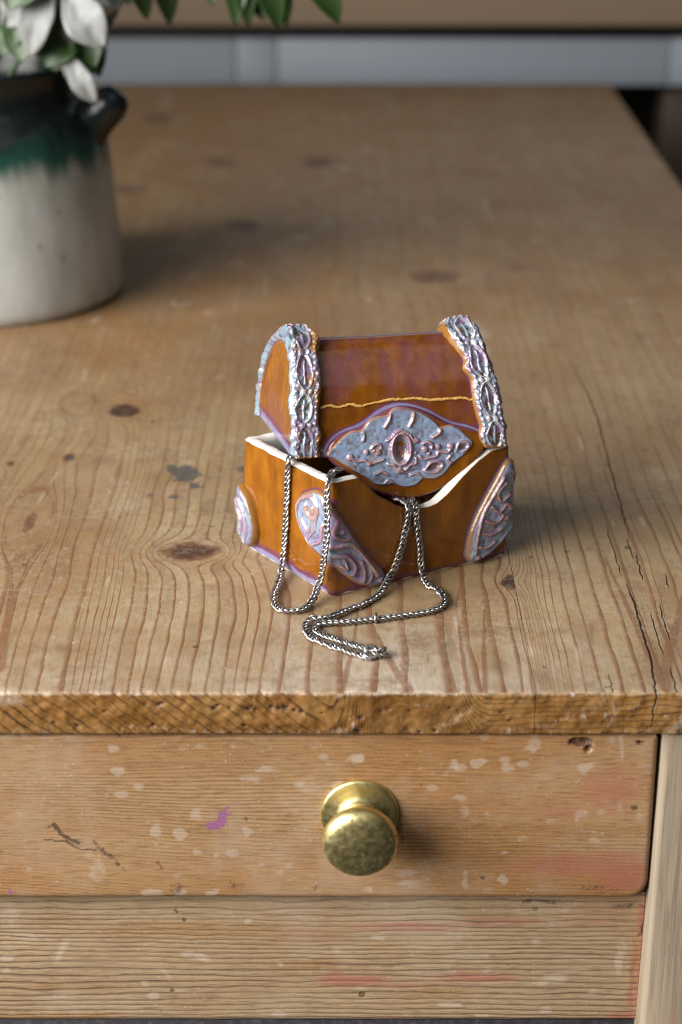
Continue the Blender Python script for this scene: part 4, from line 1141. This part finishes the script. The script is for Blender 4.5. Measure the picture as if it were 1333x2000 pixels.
pbd = [(*zp(395, 350), 1.5, 1.1), (*zp(320, 353), 1.1, 1.1), (*zp(215, 385), 1.5, 1.0), (*zp(700, 332), 1.4, 1.1), (*zp(726, 360), .9, 1.0), (*zp(786, 316), 1.2, 1.1), (*zp(868, 312), 1.4, 1.1), (*zp(340, 425), 1.2, 1.1), (*zp(535, 470), 1.5, 1.1), (*zp(640, 355), .7, .8), (*zp(640, 275), 1.4, 1.0), (*zp(370, 342), 1.0, 1.0)]
ph = [(*zp(547, 330), 2.5, 5.2, 0, -0.9), (*zp(758, 447), 2.6, 1.5, .5, -.5), (*zp(945, 318), 2.0, 1.3, .4, -.45)]
V, Fm, at = plaque_mesh(base_out, 2.6, 1.6, lambda x, y: 0.08 * fbm(x / 3, y / 3, 3, 2), plate_place(-0.3), 160, 20, sink=2.2)
o = mesh_obj('lock_plate_backing', V, Fm, GLAZE, lid, dict(fringe=np.clip(at['rim'] * 0.5, 0, 1), violet=np.full(len(at['rim']), -0.3), dark=np.full(len(at['rim']), 0.6), bare=np.zeros(len(at['rim']))))
V, Fm, at = plaque_mesh(RIMPTS, 1.3, 1.5, lambda x, y: relief_h(x, y, pl, pbd, ph) + 0.22 * fbm(x / 1.5, y / 1.5, 5, 3), plate_place(1.9), 260, 110, sink=0.8, rimw=0.9)
mesh_obj('lock_plate', V, Fm, PLATE, lid, at)

# the raised golden line across the lid
def gold_mat():
    m = M('ochre_glaze_line')
    n = m.noise(600, 3)
    return m.done(m.mix(n, (0.480, 0.250, 0.050), (0.640, 0.400, 0.120)), 0.25, normal=m.bump(n, 0.5, 0.0003))
GOLD = gold_mat()
gl = []
for px, py in [(625, 796), (645, 793), (662, 794), (685, 790), (705, 791), (730, 787), (760, 783), (790, 781), (815, 780), (840, 782), (860, 779), (885, 780), (905, 779), (920, 781), (932, 777), (935, 772)]:
    # meet the curved front: step along the profile for the ray's nearest surface point
    best = None
    d = ray(px, py); d = d / np.linalg.norm(d)
    for i in range(20, 60):
        p0 = LA + VL_ * PROF[i, 0] / 1000 + np.array([0, 0, PROF[i, 1] / 1000])
        # distance from this cross line to the ray
        nrm = np.cross(XL_, d); nrm /= np.linalg.norm(nrm)
        dist = abs(np.dot(p0 - CAM, nrm))
        if best is None or dist < best[0]:
            w0 = CAM - p0; bq = d @ XL_; dd = d @ w0; e = XL_ @ w0
            t = (e - bq * dd) / (1 - bq * bq)
            best = (dist, p0 + XL_ * t, i)
    i = best[2]
    nrm = VL_ * NP_[i, 0] + np.array([0, 0, NP_[i, 1]])
    gl.append(best[1] + nrm * 0.0002)
gl = smooth_line(np.array(gl), 220)
gl[:, 2] += 0.00018 * vnoise(np.arange(220) / 2.3, np.zeros(220), 4)
V, Fm = tube(gl, 0.00058 + 0.00016 * vnoise(np.arange(220) / 6.0, np.zeros(220), 9), 8)
mesh_obj('glaze_line', V, Fm, GOLD, lid)

# ------------------------------------------------------------------ CHAIN
def silver_mat():
    m = M('oxidised_silver')
    n = m.noise(500, 3)
    col = m.mix(n, (0.390, 0.375, 0.360), (0.550, 0.530, 0.510))
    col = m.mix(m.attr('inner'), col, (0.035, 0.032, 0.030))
    return m.done(col, m.step(.3, .7, n, 0.26, 0.40), metallic=m.step(0, 1, m.attr('inner'), 1.0, 0.4))
SILVER = silver_mat()
LINK_A, LINK_B, WIRE, PITCHC = 2.00, 1.30, 0.54, 2.50
def link_mesh():
    n, k = 20, 8
    t = np.linspace(0, 2 * math.pi, n, endpoint=False)
    ph_ = np.linspace(0, 2 * math.pi, k, endpoint=False)
    c = np.stack([LINK_A * np.cos(t), LINK_B * np.sin(t), 0 * t], 1)
    tn = np.gradient(np.vstack([c[-1], c, c[0]]), axis=0)[1:-1]; tn /= np.linalg.norm(tn, axis=1)[:, None]
    o = np.stack([tn[:, 1], -tn[:, 0], 0 * t], 1)
    V = c[:, None] + WIRE * (np.cos(ph_)[None, :, None] * o[:, None] + np.sin(ph_)[None, :, None] * np.array([0, 0, 1.0]))
    ang = np.radians(44) * (V[..., 0] / LINK_A)          # twist along the link
    y, z = V[..., 1].copy(), V[..., 2].copy()
    V[..., 1] = y * np.cos(ang) - z * np.sin(ang); V[..., 2] = y * np.sin(ang) + z * np.cos(ang)
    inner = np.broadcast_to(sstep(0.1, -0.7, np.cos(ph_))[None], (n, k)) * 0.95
    base = mesh_obj('link', V * 0.001, grid_faces(n, k, True, True), SILVER, None, dict(inner=inner.ravel()))
    return base
LINK = link_mesh()
chain_root_loc = on_z(690, 1195)
chain = thing('silver_chain', (chain_root_loc[0], chain_root_loc[1], 0), 'silver curb chain necklace spilling out of the chest onto the table', 'chain')
used = [False]
def add_link(p, x, nz, roll=0.0, sc=1.0):
    if not used[0]:
        o = LINK; used[0] = True
    else:
        o = LINK.copy(); COL.objects.link(o)
    o.parent = chain
    x = x / np.linalg.norm(x)
    y = np.cross(nz, x); y /= np.linalg.norm(y); z = np.cross(x, y)
    from mathutils import Matrix
    m = Matrix(((x[0], y[0], z[0]), (x[1], y[1], z[1]), (x[2], y[2], z[2]))).to_4x4()
    m = m @ Matrix.Rotation(roll, 4, 'X') @ Matrix.Scale(sc, 4)
    m.translation = Vector(p) - Vector(chain.location)
    o.matrix_local = m
UPZ = np.array([0, 0, 1.0])
def strand(keys):
    """keys: (photo px, py, surface, lift mm); surfaces: t table, f front face, s side face, r rim, i inside"""
    P, Nn = [], []
    for px, py, sf, l in keys:
        l *= 0.001
        if sf == 't': P.append(on_z(px, py, l)); Nn.append(UPZ)
        elif sf == 'f': P.append(on_plane(px, py, NB + NF * l, NF)); Nn.append(NF)
        elif sf == 's': P.append(on_plane(px, py, NB + NS * l, NS)); Nn.append(NS)
        elif sf == 'z': P.append(on_z(px, py, l)); Nn.append(UPZ)
    P = np.array(P); Nn = np.array(Nn)
    S = smooth_line(np.hstack([P, Nn * 0.02]), 600)
    pos, nn = S[:, :3], S[:, 3:]
    L = np.concatenate([[0], np.cumsum(np.linalg.norm(np.diff(pos, axis=0), axis=1))])
    k = int(L[-1] / (PITCHC * 0.001))
    for j in range(k + 1):
        s = min(j * PITCHC * 0.001 + 0.0002, L[-1])
        p = np.array([np.interp(s, L, pos[:, q]) for q in range(3)])
        s0, s1 = max(0, s - 0.0012), min(L[-1], s + 0.0012)
        d = np.array([np.interp(s1, L, pos[:, q]) - np.interp(s0, L, pos[:, q]) for q in range(3)])
        nz = np.array([np.interp(s, L, nn[:, q]) for q in range(3)])
        wob_ = np.cross(d / np.linalg.norm(d), nz); p = p + wob_ / np.linalg.norm(wob_) * random.uniform(-.00022, .00022)
        add_link(p, d + 0.12 * np.linalg.norm(d) * np.array([random.uniform(-1, 1) for _ in range(3)]) , nz, random.uniform(-.25, .25))
RZ = (HB + 0.0016) * 1000
strand([(582, 884, 'z', 47), (573, 890, 'z', RZ), (564, 901, 'z', RZ), (562, 918, 's', 1.6), (561, 950, 's', 1.9), (559, 1000, 's', 2.2), (556, 1050, 's', 2.2), (553, 1095, 's', 2.4), (551, 1114, 't', 3.2), (547, 1132, 't', 1.8),
        (541, 1149, 't', 1.4), (536, 1166, 't', 1.4), (538, 1181, 't', 1.3), (549, 1190, 't', 1.3), (567, 1193, 't', 1.3), (588, 1191, 't', 1.3), (603, 1182, 't', 1.6), (614, 1164, 't', 3.5),
        (624, 1138, 's', 4.6), (632, 1100, 's', 5.2), (638, 1055, 's', 5.6), (640, 1010, 's', 5.4), (639, 970, 's', 4.2), (642, 940, 's', 2.0), (648, 925, 'z', RZ), (660, 918, 'z', RZ), (668, 920, 'z', 46)])
DZ = 34.6
strand([(768, 972, 'z', 30), (776, 974, 'z', DZ), (790, 979, 'z', DZ), (799, 990, 'f', 1.4), (797, 1012, 'f', 1.7), (791, 1042, 'f', 2.0), (782, 1078, 'f', 2.4), (771, 1110, 'f', 3.0), (763, 1124, 'f', 3.4), (742, 1159, 't', 1.6), (714, 1178, 't', 1.3), (684, 1190, 't', 1.3), (655, 1201, 't', 1.9),
        (632, 1207, 't', 2.6), (613, 1207, 't', 2.4), (602, 1214, 't', 1.8), (599, 1227, 't', 1.4), (607, 1242, 't', 1.3), (632, 1255, 't', 1.3), (670, 1268, 't', 1.3), (700, 1278, 't', 1.3), (722, 1284, 't', 1.4)])
strand([(800, 968, 'z', 29), (804, 975, 'z', DZ), (810, 983, 'z', DZ), (813, 994, 'f', 1.4), (815, 1020, 'f', 1.7), (819, 1062, 'f', 1.9), (822, 1098, 'f', 2.2), (824, 1112, 'f', 2.4), (836, 1140, 't', 1.8), (852, 1149, 't', 1.3), (865, 1160, 't', 1.3), (869, 1173, 't', 1.3), (862, 1185, 't', 1.3), (842, 1193, 't', 1.3), (800, 1201, 't', 1.3),
        (750, 1207, 't', 1.3), (700, 1213, 't', 1.3), (655, 1216, 't', 1.3), (632, 1217, 't', 1.3), (619, 1222, 't', 1.3), (618, 1231, 't', 1.3), (634, 1240, 't', 1.3), (668, 1252, 't', 1.3), (700, 1262, 't', 1.3), (724, 1268, 't', 1.5)])
# jump ring on the strand, and the clasp bundle at the end
def torus(c, n, R, r, ry=None, nn=24, k=8):
    n = np.array(n, float); n /= np.linalg.norm(n)
    a = np.cross(n, (0.2, 0.9, 0.3)); a /= np.linalg.norm(a); b = np.cross(n, a)
    t = np.linspace(0, 2 * math.pi, nn, endpoint=False); ph_ = np.linspace(0, 2 * math.pi, k, endpoint=False)
    ry = R if ry is None else ry
    cc = np.array(c) + R * np.cos(t)[:, None] * a + ry * np.sin(t)[:, None] * b
    o = np.cos(t)[:, None] * a + np.sin(t)[:, None] * b
    V = cc[:, None] + r * (np.cos(ph_)[None, :, None] * o[:, None] + np.sin(ph_)[None, :, None] * n)
    return V, grid_faces(nn, k, True, True)
pr = on_z(735, 1208, 0.0016)
V, Fm = torus(pr, (1, -0.12, 0.1), 0.0021, 0.00055)
mesh_obj('jump_ring', V, Fm, SILVER, chain)
pe = on_z(727, 1274, 0.0022)
for off, nrm, R, r, ry in [((0.000, 0.0, 0.0004), (0.3, -0.8, 0.6), .0030, .00055, .0022), ((0.002, -0.0012, 0.0006), (0.9, 0.3, 0.4), .0024, .0006, .0019), ((0.0035, 0.001, 0.0002), (-0.4, 0.7, 0.7), .0026, .00055, .002), ((0.0042, -0.001, -0.0003), (0.2, 0.3, 0.9), .0022, .0005, .0018),
                       ((0.0012, 0.0016, -0.0002), (0.1, 0.5, 0.9), .0026, .0005, .0018), ((-0.0008, -0.0018, -0.0002), (0.2, -0.2, 0.95), .0025, .0005, .0017)]:
    V, Fm = torus(pe + np.array(off), nrm, R, r, ry)
    mesh_obj('clasp_ring', V, Fm, SILVER, chain)

# ------------------------------------------------------------------ JUG WITH FLOWERS
def jug_mat():
    m = M('drip_glaze')
    n = m.noise(30, 5, 0.6, m.scaled((1, 1, 0.35))); drip = m.attr('hz') + (m.noise(38, 3, 0.6, m.scaled((1, 1, 0.12))) - 0.5) * 52.0
    body = m.mix(m.step(0.3, 0.7, n), (0.330, 0.330, 0.295), (0.500, 0.510, 0.490))
    body = m.mix(m.step(20, 0, m.attr('hz')) * 0.3, body, (0.30, 0.26, 0.17))
    sp = m.step(0.06, 0.14, m.voro(45), 1.0, 0.0)
    body = m.mix(sp * 0.45, body, (0.16, 0.13, 0.09))
    body = m.mix(m.step(70, 100, drip) * 0.5, body, (0.260, 0.280, 0.230))
    col = m.mix(m.step(88, 104, drip), body, (0.018, 0.072, 0.052))
    col = m.mix(m.step(100, 121, drip), col, (0.008, 0.012, 0.012))
    return m.done(col, 0.22, normal=m.bump(n, 0.2, 0.002))
jc = on_z(-22, 566)
jug = thing('stoneware_jug', (jc[0], jc[1], 0), 'white stoneware jug with dark green dripping glaze and short spout', 'jug')
JR = float(on_z(243, 566)[0] - jc[0])
def add_jug():
    R = JR * 1000
    prof = [(0.1, 1.0), (R - 9, 1.0), (R - 4, 0.3), (R - 0.8, 3), (R, 8), (R - 1.5, 40), (R - 4, 75), (R - 6.5, 98), (R - 10, 110), (R - 17, 119), (R - 22, 124), (R - 24, 132), (R - 23, 142), (R - 21, 147), (R - 22, 149), (R - 25, 147), (R - 27, 138), (R - 28, 120), (R - 14, 100), (R - 9, 70), (R - 8, 10), (0.1, 7)]
    P = smooth_line(np.array(prof), 140)
    V, Fm = lathe(P, 96)
    hz = V[..., 2].copy()
    W = V * 0.001 + np.array([jc[0], jc[1], 0])
    o = mesh_obj('body', W, Fm[:, ::-1].copy(), JUG, jug, dict(hz=hz.ravel()))
    # short round spout on the right shoulder
    tip = on_y(221, 198, jc[1] - 0.010); root = np.array([jc[0] + JR - 0.034, jc[1] - 0.010, 0.096])
    ax = tip - root; Ls = np.linalg.norm(ax); ax /= Ls
    sd = np.cross(ax, (0, 0, 1)); sd /= np.linalg.norm(sd); upv = np.cross(sd, ax)
    pr = smooth_line(np.array([(26, 0), (19, Ls * 350), (14, Ls * 650), (12.5, Ls * 850), (11.5, Ls * 1000), (8.5, Ls * 1120), (4.5, Ls * 1170), (0.1, Ls * 1185)]), 40)
    V, Fm = lathe(pr, 40); V = V * 0.001
    W = root + V[..., 0:1] * sd + V[..., 1:2] * upv + V[..., 2:3] * ax
    mesh_obj('spout', W, Fm[:, ::-1].copy(), JUG, jug, dict(hz=np.full(V.shape[:2], 122.0).ravel()))
JUG = jug_mat()
add_jug()

def petal_mat():
    m = M('white_petal')
    n = m.noise(60, 4, 0.6, m.scaled((1, 1, 0.2)))
    mat = m.done(m.mix(n, (0.230, 0.240, 0.240), (0.380, 0.390, 0.380)), 0.55, normal=m.bump(n, 0.3, 0.002))
    m.b.inputs['Subsurface Weight'].default_value = 0.1; m.b.inputs['Subsurface Radius'].default_value = (.004, .004, .004)
    return mat
def leaf_mat():
    m = M('green_leaf')
    n = m.noise(40, 4, 0.6)
    return m.done(m.mix(n, (0.018, 0.045, 0.010), (0.040, 0.090, 0.018)), 0.4, normal=m.bump(n, 0.3, 0.002))
PETAL, LEAF = petal_mat(), leaf_mat()
def blade(name, root, tip, width, mat, parent, face=(0, -1, 0.3), curl=0.15, cup=0.25, blunt=0.5, seed=0, ruffle=0.0):
    """a petal or leaf: ribbon from root to tip with an outline, a fold and a curve; two-sided with thickness"""
    root = np.array(root, float); tip = np.array(tip, float)
    n, k = 22, 11
    ax = tip - root; L = np.linalg.norm(ax); ax /= L
    sd = np.cross(ax, face); sd /= np.linalg.norm(sd); nn = np.cross(sd, ax)
    t = np.linspace(0, 1, n); q = np.linspace(-1, 1, k)
    w = width / 2 * (np.sin(math.pi * np.clip(t, 0, 1) ** blunt) ** 0.8) + 0.0006
    Pm = root + (t * L)[:, None] * ax + (curl * L * np.sin(math.pi * t))[:, None] * nn
    V = Pm[:, None] + (w[:, None] * q[None])[..., None] * sd + (cup * w[:, None] * q[None] ** 2 + ruffle * width * fbm(t[:, None] * 4 + seed, q[None] * 2, seed, 2))[..., None] * nn
    o = mesh_obj(name, V, grid_faces(n, k), mat, parent)
    md = o.modifiers.new('thick', 'SOLIDIFY'); md.thickness = 0.0006
    return o
mouth = np.array([jc[0], jc[1], 0.14])
def bloom(loc_px, y, petals, label, grp):
    c = on_y(*loc_px, y)
    t = thing('white_flower', mouth, label, 'flower', None)
    for i, (tx, ty, dy, w) in enumerate(petals):
        blade('petal', c, on_y(tx, ty, y + dy), w, PETAL, t, (0.1 * i - .2, -1, .4), 0.12, 0.35, 1.35, i + 3, 0.16)
    st = smooth_line(np.array([mouth + np.array([.01, -.01, -.09]), mouth + np.array([.012, -.012, 0.0]), (mouth + c) / 2 + np.array([0, 0, .01]), c]), 24)
    V, Fm = tube(st, 0.0022, 8)
    mesh_obj('stem', V, Fm, LEAF, t)
JY = jc[1]
bloom((110, -60), JY - 0.055, [(62, 108, -.006, .021), (8, 50, .01, .022), (205, -20, 0, .022), (60, -140, 0, .03), (150, -150, .01, .03)], 'white flower at the left drooping over the jug rim', None)
bloom((125, -30), JY - 0.075, [(205, 92, -.012, .024), (238, 10, .008, .020), (150, -120, 0, .03), (240, -70, .01, .03)], 'white flower with a long petal hanging right of the first', None)
bloom((125, 95), JY - 0.050, [(188, 200, -.004, .013), (160, 160, .004, .012), (110, 135, 0, .010)], 'small low white flower against the dark jug neck', None)
def sprig(name, label, pts, leaves, ythick=0.0018):
    t = thing(name, mouth, label, 'foliage')
    st = smooth_line(np.array(pts), 40)
    V, Fm = tube(st, np.linspace(0.0024, 0.0010, 40), 8)
    mesh_obj('stem', V, Fm, LEAF, t)
    for i, (rx, ry, tx, ty, y, w) in enumerate(leaves):
        blade('leaf', on_y(rx, ry, y), on_y(tx, ty, y - 0.01), w, LEAF, t, (0.25 * math.sin(i * 2.1), -1, .5), 0.10, 0.22, 0.8, i)
    return t
y1 = JY - 0.02
sprig('leafy_sprig', 'green leafy sprig arching from the jug to the right', [mouth + np.array([.02, -.01, -.09]), mouth + np.array([.025, -.012, .0]), on_y(240, -70, y1), on_y(400, -110, y1), on_y(560, -90, y1), on_y(640, -60, y1)],
      [(470, -95, 460, 48, y1, .016), (500, -95, 545, 55, y1 - .006, .020), (505, -60, 515, 40, y1 + .006, .018), (540, -90, 560, 50, y1, .014), (590, -80, 662, 45, y1 - .004, .020), (430, -100, 415, 12, y1, .016), (600, -80, 520, 10, y1 + .01, .022), (470, -80, 485, 50, y1, .014)])
sprig('leafy_sprig', 'dark green leaves hanging between the white flowers', [mouth + np.array([.0, .02, -.09]), mouth + np.array([.01, .015, .0]), on_y(130, -40, JY + .01), on_y(240, -110, JY + .01), on_y(330, -90, JY + .01)],
      [(260, -100, 288, 38, JY, .016), (310, -90, 332, 48, JY, .016), (290, -90, 250, 10, JY, .016), (30, -20, 70, 70, JY - .02, .030), (0, 0, 20, 90, JY - .02, .03), (110, 20, 110, 140, JY - .04, .030), (160, 50, 182, 135, JY - .04, .022), (90, -20, 140, 70, JY - .03, .034), (180, 60, 195, 150, JY - .03, .016),
       (0, -50, -20, 60, JY - .03, .03), (200, -90, 225, -5, JY, .02), (60, 40, 40, 120, JY - .045, .03), (130, 60, 90, 130, JY - .045, .026), (150, 0, 150, 110, JY - .035, .03), (20, 20, 5, 110, JY - .04, .03), (190, 0, 205, 60, JY - .01, .024), (210, -40, 215, 30, JY - .02, .022), (60, -60, 20, 20, JY - .06, .03), (150, 90, 175, 150, JY - .03, .02)])

# ------------------------------------------------------------------ BACKGROUND
def plain(name, a, b, scale, rough=0.6, stretch=(1, 1, 1)):
    m = M(name); n = m.noise(scale, 4, 0.6, m.scaled(stretch))
    return m.done(m.mix(n, a, b), rough, normal=m.bump(n, 0.2, 0.002))
SBY = 1.45
side = thing('sideboard', (0.1, SBY + 0.2, -0.75), 'sideboard with pine top and white boarded front, blurred behind the table', 'sideboard')
PINE2 = plain('pale_pine', (0.270, 0.190, 0.120), (0.330, 0.240, 0.160), 9, 0.55, (0.2, 1, 1))
WHITE = plain('white_paint', (0.310, 0.355, 0.410), (0.400, 0.445, 0.500), 3, 0.5)
DARK = plain('dark_gap_shade', (0.012, 0.010, 0.009), (0.024, 0.018, 0.014), 20, 0.6)  # near-black colour stands in for shade in the sideboard's gaps
ztop = on_y(666, 52, SBY)[2]; zw1 = on_y(666, 76, SBY + .03)[2]; zw0 = on_y(666, 168, SBY + .03)[2]
bevel_box('top_board', -0.8, 0.9, SBY, SBY + 0.42, ztop, ztop + 0.10, PINE2, side, 0.004, 3)
xs_b = [-0.78, -0.52, on_y(460, 110, SBY + .03)[0], on_y(540, 110, SBY + .03)[0], 0.36, 0.70, 0.88]
for a, b in zip(xs_b[:-1], xs_b[1:]):
    bevel_box('front_board', a + 0.0006, b - 0.0006, SBY + 0.03, SBY + 0.046, zw0, zw1, WHITE, side, 0.0015, 2)
bevel_box('back_panel', -0.78, 0.88, SBY + 0.36, SBY + 0.38, -0.72, ztop - 0.001, DARK, side, 0.002, 1)
bevel_box('shadow_gap_strip', -0.78, 0.88, SBY + 0.0475, SBY + 0.058, zw0 + .004, ztop - 0.001, DARK, side, 0.002, 1)  # dark strip added as the shadow under the top board
PINE3 = plain('brown_leg', (0.090, 0.062, 0.042), (0.130, 0.092, 0.064), 14, 0.6, (1, 1, .2))
xl = on_y(1298, 250, SBY + .05)[0]
for x in (xl, -0.74):
    bevel_box('leg', x, x + 0.06, SBY + 0.06, SBY + 0.12, -0.75, zw0 - 0.0005, PINE3, side, 0.004, 2)

fl = plain('dark_floorboards', (0.018, 0.016, 0.015), (0.035, 0.028, 0.024), 5, 0.5, (1, .1, 1))
V, Fm = box_vf(-2.5, 2.5, -1.2, 2.6, -0.80, -0.7502)
mesh_obj('floor', V, Fm, fl, None, smooth=False, kind='structure')

# ------------------------------------------------------------------ render settings
scene.render.engine = 'CYCLES'
scene.cycles.use_denoising = True
scene.cycles.denoiser = 'OPENIMAGEDENOISE'
scene.cycles.denoising_prefilter = 'NONE'
scene.cycles.filter_width = 1.1
scene.cycles.max_bounces = 4
scene.cycles.diffuse_bounces = 3
scene.cycles.use_adaptive_sampling = True
scene.cycles.adaptive_threshold = 0.03
scene.render.film_transparent = False
